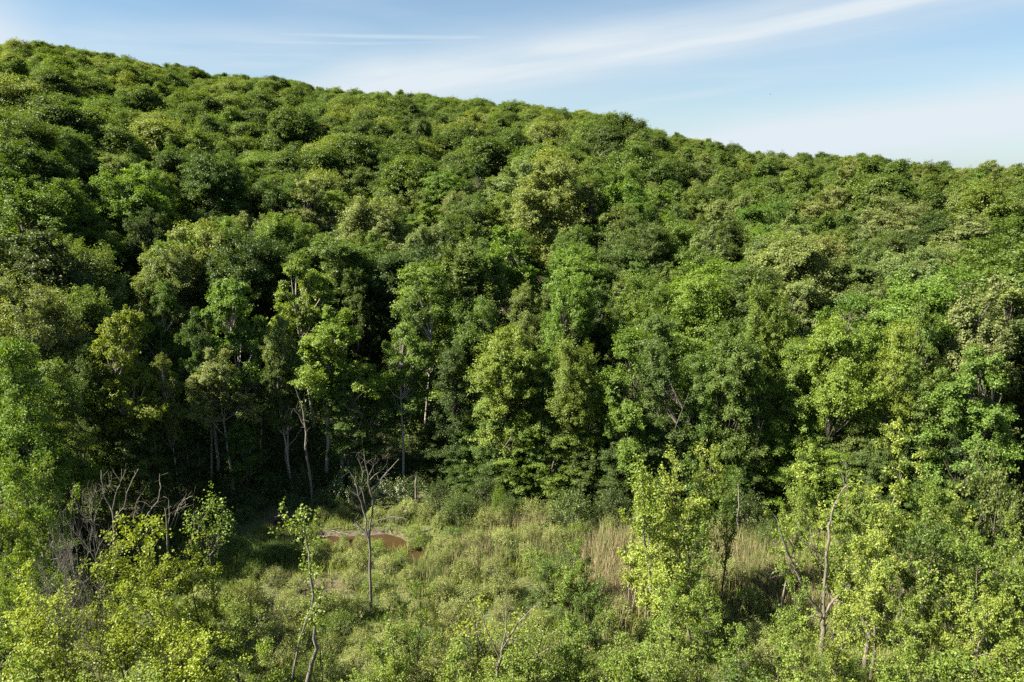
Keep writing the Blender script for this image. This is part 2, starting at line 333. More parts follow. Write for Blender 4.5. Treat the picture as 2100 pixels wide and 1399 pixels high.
# ---- branching marsh trees with single leaves on the twigs
def marsh_tree(seed, H=9.0, spread=2.6, limbs=20, twigs=7, nleaf=26, ls=.17, clear=.22, stems=1, lean=.1, shape='oval', bark=BARK, bare=.0, tr0=.13, hang=.0):
    global rng; rng = np.random.default_rng(seed)
    lf = MB(); wd = MB(); P = []; Nn = []
    for sidx in range(stems):
        d0 = (rng.normal() * lean + (math.cos(sidx * 2.4) * .25 if stems > 1 else 0), rng.normal() * lean + (math.sin(sidx * 2.4) * .25 if stems > 1 else 0), 1)
        Hs = H * (1 if sidx == 0 else rng.uniform(.7, .95)); tp, _ = polyline((0, 0, -.4), d0, Hs * .92 + .4, 14, .07, (0, 0, .5))
        R0 = tr0 * (1 if stems == 1 else .7); wd.tube(tp, np.linspace(R0, .018, 15) , 6)
        L_ = limbs // stems
        for i in range(L_):
            u = clear + (1 - clear) * ((i + rng.random()) / L_); j = min(13, int(u * 14)); p0 = tp[j] + (tp[j + 1] - tp[j]) * rng.random()
            v = (u - clear) / (1 - clear)
            pr = {'oval': math.sin(math.pi * (.2 + .72 * v)), 'narrow': .5 * (1.05 - v) ** .3, 'top': .35 + .65 * v ** .6 if v < .85 else .75, 'cone': 1.1 - v * .8}[shape]
            th = i * 2.4 + rng.normal() * .5; L = spread * pr * rng.uniform(.6, 1.15); upw = rng.uniform(.35, 1.0)
            lp, ld = polyline(p0, (math.cos(th), math.sin(th), upw), L, 6, .16, (0, 0, .35 - hang)); r0 = max(.014, R0 * (1 - u) * .5 + .012)
            wd.tube(lp, np.linspace(r0, .008, 7), 4)
            leafy = rng.random() > bare
            for k in range(twigs):
                q = lp[min(6, 1 + int(rng.random() * 6))] if k < twigs - 1 else lp[6]
                td = unit(ld * .7 + rng.normal(size=3) * .75 + np.array([0, 0, .25])); TL = rng.uniform(.35, .9) * (.55 + .2 * spread * .5)
                qp, _ = polyline(q, td, TL, 3, .2); wd.tube(qp, [.009, .007, .005, .003], 3)
                if leafy:
                    m_ = int(nleaf * rng.uniform(.6, 1.4)); f = rng.random(m_) ** .6 * 2.99; ii = f.astype(int)
                    pos = qp[ii] + (qp[ii + 1] - qp[ii]) * (f - ii)[:, None] + rng.normal(size=(m_, 3)) * np.array([.15, .15, .10])
                    P.append(pos); Nn.append(rng.normal(size=(m_, 3)) * .6 + np.array([0, 0, .75]) + td * .25)
    if P:
        P = np.concatenate(P); Nn = np.concatenate(Nn); lf.leaves(P, Nn, ls * rng.uniform(.65, 1.3, len(P)), np.clip(.5 + rng.normal(size=len(P)) * .15, 0, 1), .75)
        return lf.mesh('leaf_crown', LEAF), wd.mesh('stem', bark, True)
    return None, wd.mesh('stem', bark, True)
MT = dict(
    maple=[marsh_tree(11, 9, 3.0, 24, 7, 24, .15, .25, 1, shape='oval'), marsh_tree(12, 9, 2.8, 26, 7, 24, .15, .2, 2, shape='oval'), marsh_tree(13, 9, 3.1, 22, 8, 24, .15, .3, 1, shape='top'), marsh_tree(14, 9, 2.9, 24, 7, 22, .15, .2, 3, .2, shape='oval')],
    poplar=[marsh_tree(21, 11, 2.0, 34, 6, 28, .155, .22, 2, .08, shape='top', bark=PALEBARK), marsh_tree(22, 11, 2.1, 36, 6, 27, .155, .2, 3, .1, shape='oval', bark=PALEBARK), marsh_tree(23, 11, 1.9, 30, 6, 28, .155, .25, 1, .1, shape='top', bark=PALEBARK)],
    broad=[marsh_tree(31, 11, 4.2, 24, 8, 46, .155, .35, 1, .12, 'oval', PALEBARK, tr0=.2), marsh_tree(32, 11, 4.0, 25, 8, 46, .155, .3, 2, .15, 'top', PALEBARK, tr0=.22), marsh_tree(33, 11, 4.4, 22, 9, 46, .155, .35, 1, .1, 'oval', PALEBARK, tr0=.2)],
    sparse=[marsh_tree(41, 7, 2.4, 26, 8, 9, .13, .15, 3, .25, 'oval', PALEBARK, tr0=.10), marsh_tree(42, 7, 2.6, 30, 8, 10, .13, .15, 4, .25, 'oval', PALEBARK, tr0=.10), marsh_tree(43, 8, 2.2, 18, 6, 10, .17, .3, 1, .16, 'top', BARK, .3)],
    bushy=[marsh_tree(51, 6, 2.4, 34, 9, 24, .14, .08, 3, .2, 'cone'), marsh_tree(52, 6, 2.6, 36, 9, 24, .14, .08, 4, .2, 'oval')],
    bare=[marsh_tree(61 + q, 8, 3.4, 46, 18, 0, .1, .2, 2, .2, 'oval', DEADWOOD, 1.0, .09) for q in range(3)],
    snaggy=[marsh_tree(71, 9, 1.6, 9, 3, 0, .1, .45, 1, .06, 'top', DEADWOOD, 1.0, .14)])

# ---- shrubs: reference 2 m tall, 3 m across
def shrub(seed, ls=.10, n=260, nl=14, up=.6, flowers=False):
    global rng; rng = np.random.default_rng(seed)
    lf = MB(); wd = MB(); K = n; th = rng.random(K) * 6.283; uu = rng.random(K)
    rad = 1.45 * np.sqrt(uu) * (1 + .16 * np.sin(3 * th + seed) + .10 * np.sin(5 * th)); hz = (1.75 + .25 * np.sin(4 * th + rad * 3 + seed)) * (1 - (rad / 1.72) ** 2.4) ** 1 * rng.uniform(.78, 1.12, K)
    q = np.stack([rad * np.cos(th), rad * np.sin(th), np.clip(hz, .05, 3)], 1)
    for i in range(0, K, 6):
        b = np.array([q[i, 0] * .2, q[i, 1] * .2, -.15]); wd.tube([b, b * .5 + q[i] * .5 + [0, 0, .15], q[i]], [.022, .014, .005], 3)
    dd = np.stack([q[:, 0] * .5, q[:, 1] * .5, np.full(K, up)], 1); dd /= np.linalg.norm(dd, axis=1, keepdims=True)
    nn = np.repeat(q, nl, 0); D2 = np.repeat(dd, nl, 0); k = rng.random((len(nn), 1)) - .75
    P = nn + D2 * k * .5 + rng.normal(size=nn.shape) * .07
    lf.leaves(P, D2 * .5 + rng.normal(size=P.shape) * .7 + [0, 0, .3], ls * rng.uniform(.7, 1.3, len(P)), np.clip(.5 + np.repeat(rng.normal(size=K) * .1, nl) + rng.normal(size=len(P)) * .13, 0, .95), .42)
    out = [lf.mesh('foliage', LEAFS), wd.mesh('stems', BARK, True)]
    if flowers:
        fl = MB(); i = rng.choice(len(P), 300); c = P[i] + D2[i] * .16; out.append(None)
        fl.leaves(c, D2[i] + rng.normal(size=c.shape) * .3, .065 * rng.uniform(.7, 1.3, len(c)), np.full(len(c), .5), 1.0, 0); out[2] = fl.mesh('blossom', WHITE)
    return out
WHITE = simple('white_petals', [(.3, (.45, .47, .42)), (.7, (.6, .62, .58))], 5, .7)
SH = [shrub(1), shrub(2), shrub(3, .11, 220, 15, .8), shrub(4, .085, 300, 14, .5)]
SHF = shrub(9, .13, 240, 12, .6, True)

# ------------------------------------------------------------------ the setting
az_ = np.unique(np.concatenate([np.arange(-180, -48, 4.0), np.arange(-48, 48.01, .35), np.arange(50, 180.1, 4.0)])); az_[-1] = 180
rr_ = np.concatenate([[.5], np.arange(6, 24, 2.0), np.arange(24, 74, .4), np.arange(74, 520, 6.0), np.geomspace(520, 6000, 26)])
A2, R2 = np.meshgrid(np.radians(az_[:-1]), rr_); GX, GY = R2 * np.sin(A2), R2 * np.cos(A2); GZ = ground(GX, GY)
na, nr = len(az_) - 1, len(rr_)
gm = MB(); V = np.stack([GX, GY, GZ], 2).reshape(-1, 3); i = np.arange(nr - 1)[:, None] * na; j = np.arange(na)[None]; j2 = (j + 1) % na
Fq = np.stack([i + j, i + na + j, i + na + j2, i + j2], 2).reshape(-1, 4)[:, ::-1]
gm.v.append(V); gm.f.append(Fq); gm.t.append(np.zeros(len(Fq))); gme = gm.mesh('ground', GROUND, True)
a = gme.attributes.new('wet', 'FLOAT', 'POINT'); wet = np.clip((.60 - pond_d(V[:, 0], V[:, 1])) / .5, 0, 1)
bank = np.exp(-(((V[:, 0] + 15.0) / 3.2) ** 2 + ((V[:, 1] - 47.5) / 1.6) ** 2)); bank += np.exp(-(((V[:, 0] + 2.5) / 1.6) ** 2 + ((V[:, 1] - 56) / 2.4) ** 2)) + np.exp(-(((V[:, 0] + 6.4) / 1.3) ** 2 + ((V[:, 1] - 46.5) / 3.) ** 2))
a.data.foreach_set('value', np.clip(np.maximum(wet, bank * 1.2), 0, 1).astype(np.float32))
a = gme.attributes.new('forest', 'FLOAT', 'POINT'); fo = np.clip((np.hypot(V[:, 0], V[:, 1]) - edge(np.degrees(np.arctan2(V[:, 0], V[:, 1]))) + 1) / 4, 0, 1); a.data.foreach_set('value', fo.astype(np.float32))
tag(mesh_obj('ground', gme), kind='structure', label='marshy ground and leaf-littered forest floor')
pm = MB(); g = 24; xs = np.linspace(-25, -3, g); ys = np.linspace(49.5, 59.5, g); XX, YY = np.meshgrid(xs, ys)
V = np.stack([XX, YY, np.full_like(XX, -.22)], 2).reshape(-1, 3); i = np.arange(g - 1)[:, None] * g; j = np.arange(g - 1)[None]
pm.v.append(V); pm.f.append(np.stack([i + j, i + j + 1, i + g + j + 1, i + g + j], 2).reshape(-1, 4)); pm.t.append(np.zeros((g - 1) ** 2))
tag(mesh_obj('pond_water', pm.mesh('pond_water', WATER)), kind='structure', label='shallow brown pool in the marsh')

# far wooded ridge seen at the right edge
def far_ridge():
    global rng; rng = np.random.default_rng(77)
    b = MB(); na_, nd = 420, 26; aa = np.linspace(R(8), R(52), na_); dd = np.linspace(1350, 1750, nd)
    A, Dd = np.meshgrid(aa, dd); x, y = Dd * np.sin(A), Dd * np.cos(A)
    s = np.sin(np.linspace(0, math.pi, nd))[:, None]
    z = -60 + s * (CAMZ + 60 + 4 + 7 * fbm(A * 300, A * 0, 260, 8) + 2.5 * np.abs(fbm(x, y, 26, 12))) + rng.normal(size=x.shape) * 1.3
    V = np.stack([x, y, z], 2).reshape(-1, 3); i = np.arange(nd - 1)[:, None] * na_; j = np.arange(na_ - 1)[None]
    F_ = np.stack([i + j, i + na_ + j, i + na_ + j + 1, i + j + 1], 2).reshape(-1, 4)[:, ::-1]; b.v.append(V); b.f.append(F_); b.t.append(np.zeros(len(F_))); return b.mesh('far_hill', FARHILL)
FARHILL = simple('far_woodland', [(.3, (.02, .035, .012)), (.5, (.045, .065, .02)), (.7, (.07, .085, .03))], .05, detail=8)
tag(mesh_obj('far_hill', far_ridge()), kind='structure', label='distant wooded ridge on the right horizon')

# ------------------------------------------------------------------ forest
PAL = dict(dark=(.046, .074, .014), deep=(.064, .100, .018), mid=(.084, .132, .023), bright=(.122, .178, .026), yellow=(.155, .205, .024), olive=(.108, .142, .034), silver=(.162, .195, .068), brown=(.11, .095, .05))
COLW = dict(dark='dark green', deep='deep green', mid='mid-green', bright='bright green', yellow='yellow-green', olive='olive green', silver='pale silvery-green', brown='brownish')
SHW = dict(round='rounded', upright='upright', layered='layered', tall='tall', open='high-crowned')
used = set()
def where(px, py):
    return f'{round(px / 21)}% across and {round(py / 13.99)}% down the photo'
def uniq(base, px, py):
    return base + '|%.1f|%.1f' % (px, py)          # finished below, once every neighbour is known
COLS = ['at the left border', 'an eighth across', 'a quarter across', 'three eighths across', 'midway across', 'five eighths across', 'three quarters across', 'seven eighths across', 'at the right border']
ORD = ['leftmost', 'second from left', 'third from left', 'fourth from left', 'fifth from left', 'sixth from left', 'seventh from left', 'eighth from left', 'ninth from left', 'tenth from left', 'eleventh from left', 'twelfth from left', 'thirteenth from left', 'fourteenth from left', 'fifteenth from left', 'sixteenth from left', 'seventeenth from left', 'eighteenth from left', 'nineteenth from left', 'twentieth from left']
FROW = [(235, 'just under skyline'), (310, 'high on slope'), (380, 'on upper slope'), (450, 'above mid slope'), (520, 'on mid slope'), (600, 'below mid slope'), (690, 'on lower slope'), (780, 'behind forest edge'), (900, 'at forest edge'), (9999, 'low at forest edge')]
MROW = [(1000, 'against the dark forest'), (1060, 'behind the marsh'), (1110, 'at pool height'), (1170, 'on the marsh'), (1240, 'on the near marsh'), (1310, 'low in the marsh'), (9999, 'along the bottom border')]
def finish_labels():
    todo = {}
    for ob in C.objects:
        l = ob.get('label')
        if ob.parent is None and l and '|' in l:
            base, px, py = l.split('|'); px = float(px); py = float(py); rows = FROW if 'hillside' in ob.get('group', '') else MROW
            row = next(n_ for lim, n_ in rows if py < lim); colw = COLS[int(np.clip(round(px / 2100 * 8), 0, 8))]
            todo.setdefault(f'{base} {row}, {colw}', []).append((px, ob))
    for l, q in todo.items():
        q.sort(key=lambda e: e[0])
        for k, (_, ob) in enumerate(q): ob['label'] = l if len(q) == 1 else f'{l}, {ORD[min(k, 19)]}' if k < len(q) - 1 or k == 0 else f'{l}, rightmost'
trees = []                                        # x, y, H, crown radius
def put_tree(x, y, H, wm, style, colr, px=None, py=None, name='broadleaf_tree', zone=None, v=None):
    if y < 78 and -31 < math.degrees(math.atan2(x, y)) < -8 and style in ('tall', 'layered', 'round') and H > 14: style = 'open'
    r = random.Random(int(x * 91 + y * 37)); me = r.choice(STY[style]) if v is None else STY[style][v % len(STY[style])]
    base = np.array(PAL[colr]) * np.array([r.uniform(.90, 1.06), r.uniform(.94, 1.08), r.uniform(.8, 1.2)])
    z = gz(x, y) - .2; s = wm / 10.0; qx, qy = project(x, y, z + H * .8)
    d = math.hypot(x, y)
    if zone is None: zone = 'at the forest edge' if d < edge(math.degrees(math.atan2(x, y))) + 12 else ('on the lower slope' if d < 115 else 'on the middle slope')
    lab = uniq(f'{COLW[colr]} {SHW[style]} tree', qx, qy)
    thing(name, [('trunk', me[1], (.5, .5, .5)), ('crown', me[0], base)], (x, y, z), r.uniform(0, 6.28), (s, s, H / 20.0), lab, 'tree', 'broadleaf trees of the hillside forest', (r.uniform(-.04, .04), r.uniform(-.04, .04)))
    trees.append((x, y, wm / 2))
# hand-placed from the photograph: crown-top pixel, crown width in pixels, height, style, colour
HT = [(30, 690, 170, 20, 'layered', 'bright'), (85, 735, 150, 17, 'layered', 'bright'), (240, 618, 165, 21, 'tall', 'yellow'), (330, 700, 100, 17, 'round', 'olive'), (445, 700, 150, 17, 'layered', 'silver'),
      (475, 550, 170, 22, 'tall', 'bright'), (620, 508, 160, 22, 'tall', 'yellow'), (675, 612, 190, 21, 'tall', 'yellow'), (575, 720, 100, 16, 'layered', 'deep'), (815, 642, 150, 19, 'tall', 'bright'),
      (850, 568, 150, 21, 'round', 'mid'), (770, 405, 165, 22, 'tall', 'yellow'), (1050, 660, 175, 19, 'round', 'yellow'), (1010, 770, 150, 16, 'layered', 'bright'), (1130, 760, 130, 17, 'layered', 'deep'), (1180, 690, 140, 19, 'round', 'bright'),
      (1290, 635, 170, 21, 'tall', 'bright'), (1178, 778, 85, 15, 'upright', 'olive'), (1205, 815, 110, 14, 'layered', 'yellow'), (1150, 880, 150, 12, 'layered', 'bright'), (1230, 935, 120, 11, 'layered', 'mid'),
      (1350, 700, 150, 19, 'layered', 'deep'), (1430, 720, 140, 18, 'layered', 'mid'), (1590, 578, 120, 21, 'round', 'bright'), (1520, 650, 150, 20, 'round', 'mid'), (1735, 635, 150, 21, 'round', 'yellow'),
      (1845, 650, 115, 20, 'layered', 'yellow'), (1905, 595, 110, 21, 'tall', 'bright'), (2035, 555, 170, 22, 'upright', 'silver'), (2010, 690, 170, 20, 'tall', 'bright'), (1640, 690, 140, 19, 'layered', 'bright'),
      (1555, 760, 120, 17, 'layered', 'mid'), (1465, 825, 80, 13, 'layered', 'bright'), (1590, 850, 75, 12, 'layered', 'bright'), (1765, 850, 115, 13, 'layered', 'olive'), (1885, 770, 130, 17, 'layered', 'mid'), (1985, 840, 120, 14, 'layered', 'dark'),
      (1655, 905, 75, 10, 'upright', 'olive'), (270, 858, 140, 11, 'layered', 'deep'), (560, 620, 110, 19, 'round', 'silver'), (930, 700, 120, 18, 'layered', 'dark'), (700, 760, 110, 16, 'layered', 'mid'),
      (160, 570, 150, 20, 'round', 'bright'), (50, 565, 150, 21, 'round', 'silver'), (310, 560, 120, 20, 'round', 'mid'), (60, 395, 90, 19, 'round', 'bright'), (110, 470, 130, 20, 'round', 'bright'), (340, 470, 110, 20, 'upright', 'bright'),
      (440, 440, 150, 20, 'round', 'bright'), (640, 378, 165, 21, 'round', 'mid'), (560, 440, 130, 20, 'round', 'dark'), (530, 310, 110, 20, 'round', 'bright'), (1075, 298, 175, 23, 'round', 'silver'), (992, 254, 105, 22, 'tall', 'olive'),
      (935, 382, 75, 17, 'round', 'silver'), (820, 312, 170, 21, 'round', 'deep'), (850, 218, 45, 18, 'upright', 'silver'), (805, 257, 45, 17, 'round', 'yellow'), (1105, 390, 120, 19, 'round', 'silver'), (1432, 315, 100, 22, 'upright', 'silver'),
      (1270, 310, 110, 21, 'upright', 'silver'), (1330, 368, 75, 18, 'upright', 'silver'), (1345, 318, 62, 18, 'round', 'olive'), (1585, 418, 120, 20, 'layered', 'bright'), (1720, 375, 160, 21, 'round', 'silver'), (1770, 306, 110, 22, 'upright', 'silver'),
      (1700, 470, 150, 20, 'round', 'silver'), (1840, 400, 140, 20, 'round', 'silver'), (1890, 500, 150, 19, 'round', 'silver'), (1990, 430, 140, 20, 'upright', 'silver'), (1780, 560, 150, 19, 'round', 'olive'), (1310, 440, 130, 19, 'round', 'olive'),
      (1180, 455, 110, 19, 'round', 'mid'), (1060, 470, 130, 19, 'round', 'mid'), (1180, 545, 120, 20, 'round', 'bright'), (1330, 560, 130, 19, 'round', 'bright'), (1440, 500, 130, 19, 'round', 'mid'), (1090, 575, 120, 18, 'round', 'olive'),
      (970, 500, 120, 19, 'round', 'mid'), (1640, 540, 110, 19, 'tall', 'silver'), (200, 190, 90, 20, 'round', 'mid'), (130, 190, 90, 20, 'round', 'bright'), (30, 225, 100, 21, 'round', 'silver'), (250, 300, 100, 20, 'upright', 'silver'),
      (650, 243, 90, 20, 'round', 'olive'), (755, 205, 75, 20, 'round', 'bright'), (400, 300, 100, 19, 'round', 'silver'), (1900, 325, 80, 20, 'upright', 'olive'), (2050, 340, 80, 20, 'upright', 'silver'), (1590, 310, 90, 21, 'upright', 'olive'),
      (1700, 316, 80, 20, 'upright', 'olive'), (2010, 350, 60, 18, 'layered', 'bright'), (720, 540, 110, 19, 'tall', 'deep'), (960, 600, 130, 19, 'round', 'mid'), (390, 620, 110, 19, 'round', 'deep'), (785, 800, 95, 10, 'layered', 'mid'), (740, 830, 80, 8, 'layered', 'deep'), (365, 850, 110, 10, 'layered', 'deep'), (490, 850, 100, 9, 'layered', 'mid'), (895, 850, 110, 11, 'layered', 'dark'), (160, 700, 110, 17, 'round', 'deep')]
for k, (px, py, wp, H, st, co) in enumerate(HT):
    x, y, d, H = at_top(px, py + 4, H); wm = min(wp * d / F * 1.04, 15)
    put_tree(x, y, min(max(H, 7), 23 if d < 100 else 21), wm, st, co, v=k)
# low leafy saplings that close the foot of the wood in the middle and on the right
re_ = random.Random(8); NSAP = 0
for q in range(46):
    a = -7 + 43 * (q + re_.random()) / 46; r = float(edge(a)) + re_.uniform(.5, 4.5); x, y = r * math.sin(math.radians(a)), r * math.cos(math.radians(a))
    put_tree(x, y, re_.uniform(5.5, 10.5), re_.uniform(4.5, 7.5), 'layered', re_.choice(['deep', 'mid', 'dark', 'deep', 'bright'])); trees.pop(); NSAP += 1
# the small grey house among the trees
hx, hy, hd, _ = at_top(930, 372, 7.0); hz = gz(hx, hy)
# fill: jittered grid over the slope
sel = []; rngf = np.random.default_rng(5); sp_ = 8.0
for yy in np.arange(30, 520, sp_ * .87):
    off = (int(yy / sp_ / .87) % 2) * sp_ / 2
    for xx in np.arange(-340, 360, sp_):
        x, y = xx + off + rngf.normal() * 1.7, yy + rngf.normal() * 1.7; a = math.degrees(math.atan2(x, y)); d = math.hypot(x, y)
        if abs(a) > 44 or d < edge(a) + 3.5 or d > np.interp(a, SA, TR) + 45: continue
        if math.hypot(x - hx, y - hy) < 8 or (abs(a - math.degrees(math.atan2(hx, hy))) < 1.6 and hd - 26 < d < hd): continue
        if any((x - q[0]) ** 2 + (y - q[1]) ** 2 < (q[2] * .62 + 2.6) ** 2 for q in trees): continue
        sel.append((d, x, y))
sel.sort(); NIND = 300 - len(HT) - NSAP
rc = random.Random(3)
def fill_style(a, d, r):
    pr = 1 / (1 + math.exp(-(a - 6) / 5))          # the right part of the wood has paler upright trees
    if d < 82: return r.choice(['layered', 'tall', 'round', 'layered']), r.choice(['deep', 'mid', 'deep', 'bright', 'mid', 'dark'])
    if r.random() < pr * .75: return r.choice(['upright', 'round', 'upright', 'tall']), r.choice(['silver', 'olive', 'silver', 'mid', 'olive', 'bright'])
    return r.choice(['round', 'round', 'round', 'tall']), r.choice(['mid', 'bright', 'deep', 'mid', 'olive', 'bright', 'dark', 'silver'])
vis = [(d, x, y) for d, x, y in sel if abs(math.degrees(math.atan2(x, y))) < 39]; ind = set(vis[:NIND]); far_pts = []
for d, x, y in sel:
    a = math.degrees(math.atan2(x, y)); st, co = fill_style(a, d, rc); big = rc.random(); nearcrest = d > np.interp(a, SA, TR) - 95; H = rc.gauss(15.8, 1.8 if not nearcrest else .9) + 7.0 * big * (.25 if nearcrest else 1); wm = 7.6 + 7.0 * big ** 1.3 + rc.uniform(-.8, .8) if not nearcrest else rc.uniform(9.5, 13)
    if (d, x, y) in ind: put_tree(x, y, H, wm, st, co)
    else: far_pts.append((x, y, H, wm, a, d))
# the rest of the wood: one mass, crowns instanced on points
fm = D.meshes.new('distant_forest'); fp = np.array([(x, y, gz(x, y) - .2) for x, y, *_ in far_pts]); fm.vertices.add(len(fp)); fm.vertices.foreach_set('co', fp.ravel().astype(np.float32))
def addattr(nm, ty, vals):
    a = fm.attributes.new(nm, ty, 'POINT'); a.data.foreach_set('vector' if ty == 'FLOAT_VECTOR' else 'value', np.asarray(vals, np.float32 if ty != 'INT' else np.int32).ravel())
addattr('inst_scale', 'FLOAT_VECTOR', [(w_ / 10, w_ / 10, h_ / 20) for _, _, h_, w_, _, _ in far_pts])
addattr('inst_rot', 'FLOAT_VECTOR', [(rc.uniform(-.05, .05), rc.uniform(-.05, .05), rc.uniform(0, 6.28)) for _ in far_pts])
addattr('inst_kind', 'INT', [rc.choice([0, 1, 2, 3, 5]) if rc.random() > 1 / (1 + math.exp(-(q[4] - 12) / 4)) * .8 else rc.choice([4, 6, 5]) for q in far_pts])
pc = D.collections.new('far_tree_kinds')
for k, me in enumerate(FAR):
    ob = D.objects.new('far_tree_%d' % k, me); pc.objects.link(ob)
ng = D.node_groups.new('scatter_crowns', 'GeometryNodeTree'); ng.interface.new_socket('Geometry', in_out='INPUT', socket_type='NodeSocketGeometry'); ng.interface.new_socket('Geometry', in_out='OUTPUT', socket_type='NodeSocketGeometry')
N_ = ng.nodes; L_ = ng.links; gi = N_.new('NodeGroupInput'); go = N_.new('NodeGroupOutput'); mp = N_.new('GeometryNodeMeshToPoints'); ip = N_.new('GeometryNodeInstanceOnPoints'); ci = N_.new('GeometryNodeCollectionInfo')
ci.inputs[0].default_value = pc; ci.inputs['Separate Children'].default_value = True; ci.inputs['Reset Children'].default_value = True
def nattr(nm, ty):
    q = N_.new('GeometryNodeInputNamedAttribute'); q.data_type = ty; q.inputs[0].default_value = nm; return next(s_ for s_ in q.outputs if s_.enabled and s_.name == 'Attribute')
L_.new(gi.outputs[0], mp.inputs[0]); L_.new(mp.outputs[0], ip.inputs['Points']); L_.new(ci.outputs[0], ip.inputs['Instance']); ip.inputs['Pick Instance'].default_value = True
L_.new(nattr('inst_kind', 'INT'), ip.inputs['Instance Index']); L_.new(nattr('inst_scale', 'FLOAT_VECTOR'), ip.inputs['Scale']); L_.new(nattr('inst_rot', 'FLOAT_VECTOR'), ip.inputs['Rotation']); L_.new(ip.outputs[0], go.inputs[0])
fo_ = mesh_obj('distant_forest', fm); md = fo_.modifiers.new('scatter', 'NODES'); md.node_group = ng
tag(fo_, 'mass of broadleaf trees covering the upper hillside up to the skyline', 'forest', kind='stuff')

# undergrowth under the trees behind the forest edge: leafy clumps nobody could count
def undergrowth():
    global rng; rng = np.random.default_rng(55); k = 3400; a = rng.uniform(-42, 42, k); r = edge(a) + .5 + 48 * rng.random(k) ** 1.2
    x, y = r * np.sin(np.radians(a)), r * np.cos(np.radians(a)); z = ground(x, y); b = MB()
    m_ = 90; sc = rng.uniform(.8, 2.3, k); X = np.repeat(np.stack([x, y, z], 1), m_, 0); S_ = np.repeat(sc, m_)[:, None]
    u = rng.normal(size=(k * m_, 3)); u /= np.linalg.norm(u, axis=1, keepdims=True); u[:, 2] = np.abs(u[:, 2])
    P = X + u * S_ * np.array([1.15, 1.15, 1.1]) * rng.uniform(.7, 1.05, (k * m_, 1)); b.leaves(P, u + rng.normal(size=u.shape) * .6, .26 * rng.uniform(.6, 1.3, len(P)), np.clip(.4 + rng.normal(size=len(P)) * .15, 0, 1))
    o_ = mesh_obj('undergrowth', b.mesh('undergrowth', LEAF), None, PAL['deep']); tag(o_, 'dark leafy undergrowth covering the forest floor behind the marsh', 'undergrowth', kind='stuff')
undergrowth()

# house
def box(b, x0, x1, y0, y1, z0, z1):
    v = np.array([[x0, y0, z0], [x1, y0, z0], [x1, y1, z0], [x0, y1, z0], [x0, y0, z1], [x1, y0, z1], [x1, y1, z1], [x0, y1, z1]], float)
    f = np.array([[0, 3, 2, 1], [4, 5, 6, 7], [0, 1, 5, 4], [1, 2, 6, 5], [2, 3, 7, 6], [3, 0, 4, 7]]); b.v.append(v); b.f.append(f + b.n); b.t.append(np.zeros(6)); b.n += 8
GREYWALL = simple('grey_boards', [(.3, (.13, .15, .18)), (.7, (.19, .21, .24))], .5, stretch=(.2, .2, 9)); GREYROOF = simple('grey_shingles', [(.3, (.09, .10, .12)), (.7, (.16, .17, .20))], 3)
DARKGLASS = simple('dark_glass', [(.3, (.02, .025, .03)), (.7, (.04, .045, .05))], 1, .1)
wl = MB(); box(wl, -3, 3, -4.5, 4.5, -1, 4.6)
wl.quads(np.array([[[-3, -4.5, 4.6], [3, -4.5, 4.6], [0, -4.5, 6.8], [0, -4.5, 6.8]], [[3, 4.5, 4.6], [-3, 4.5, 4.6], [0, 4.5, 6.8], [0, 4.5, 6.8]]], float), np.zeros(2))
rf = MB(); 
for sgn in (-1, 1):
    p = np.array([[0, -5, 7.0], [sgn * 3.5, -5, 4.35], [sgn * 3.5, 5, 4.35], [0, 5, 7.0]], float); q = p + [0, 0, .16]; a8 = np.concatenate([p, q])
    rf.v.append(a8); rf.f.append(np.array([[0, 1, 2, 3], [4, 7, 6, 5], [0, 4, 5, 1], [1, 5, 6, 2], [2, 6, 7, 3], [3, 7, 4, 0]]) + rf.n); rf.t.append(np.zeros(6)); rf.n += 8
wn = MB(); box(wn, -.5, .5, -4.54, -4.47, 2.6, 3.9)
thing('house', [('wall', wl.mesh('wall', GREYWALL), None), ('roof', rf.mesh('roof', GREYROOF), None), ('window', wn.mesh('window', DARKGLASS), None)], (hx, hy, hz + .1), R(-38), (1, 1, 1), 'small grey gabled house almost hidden among the dark trees', 'house')

# ------------------------------------------------------------------ marsh trees, placed from the photograph
MC = dict(PAL, pop=(.215, .265, .045), lime=(.195, .240, .020), leaf=(.150, .205, .032), pale=(.24, .275, .095), sage=(.205, .230, .072))
MCW = dict(COLW, pop='light green', lime='lime yellow', leaf='fresh green', pale='pale green', sage='sage green')
REFH = dict(maple=9, poplar=11, broad=11, sparse=7, bushy=6, bare=8, snaggy=9); REFW = dict(maple=5.4, poplar=4.6, broad=8.0, sparse=5, bushy=4.6, bare=6.4, snaggy=3.0)
MN = dict(maple='young_maple', poplar='marsh_poplar', broad='marsh_tree', sparse='sparse_tree', bushy='bushy_tree', bare='bare_tree', snaggy='dead_tree')
MD = dict(maple='young leafy tree', poplar='narrow leafy tree', broad='broad pale-limbed tree', sparse='thin-leaved tree', bushy='bushy low tree', bare='leafless grey twig tangle', snaggy='dead leafless trunk')
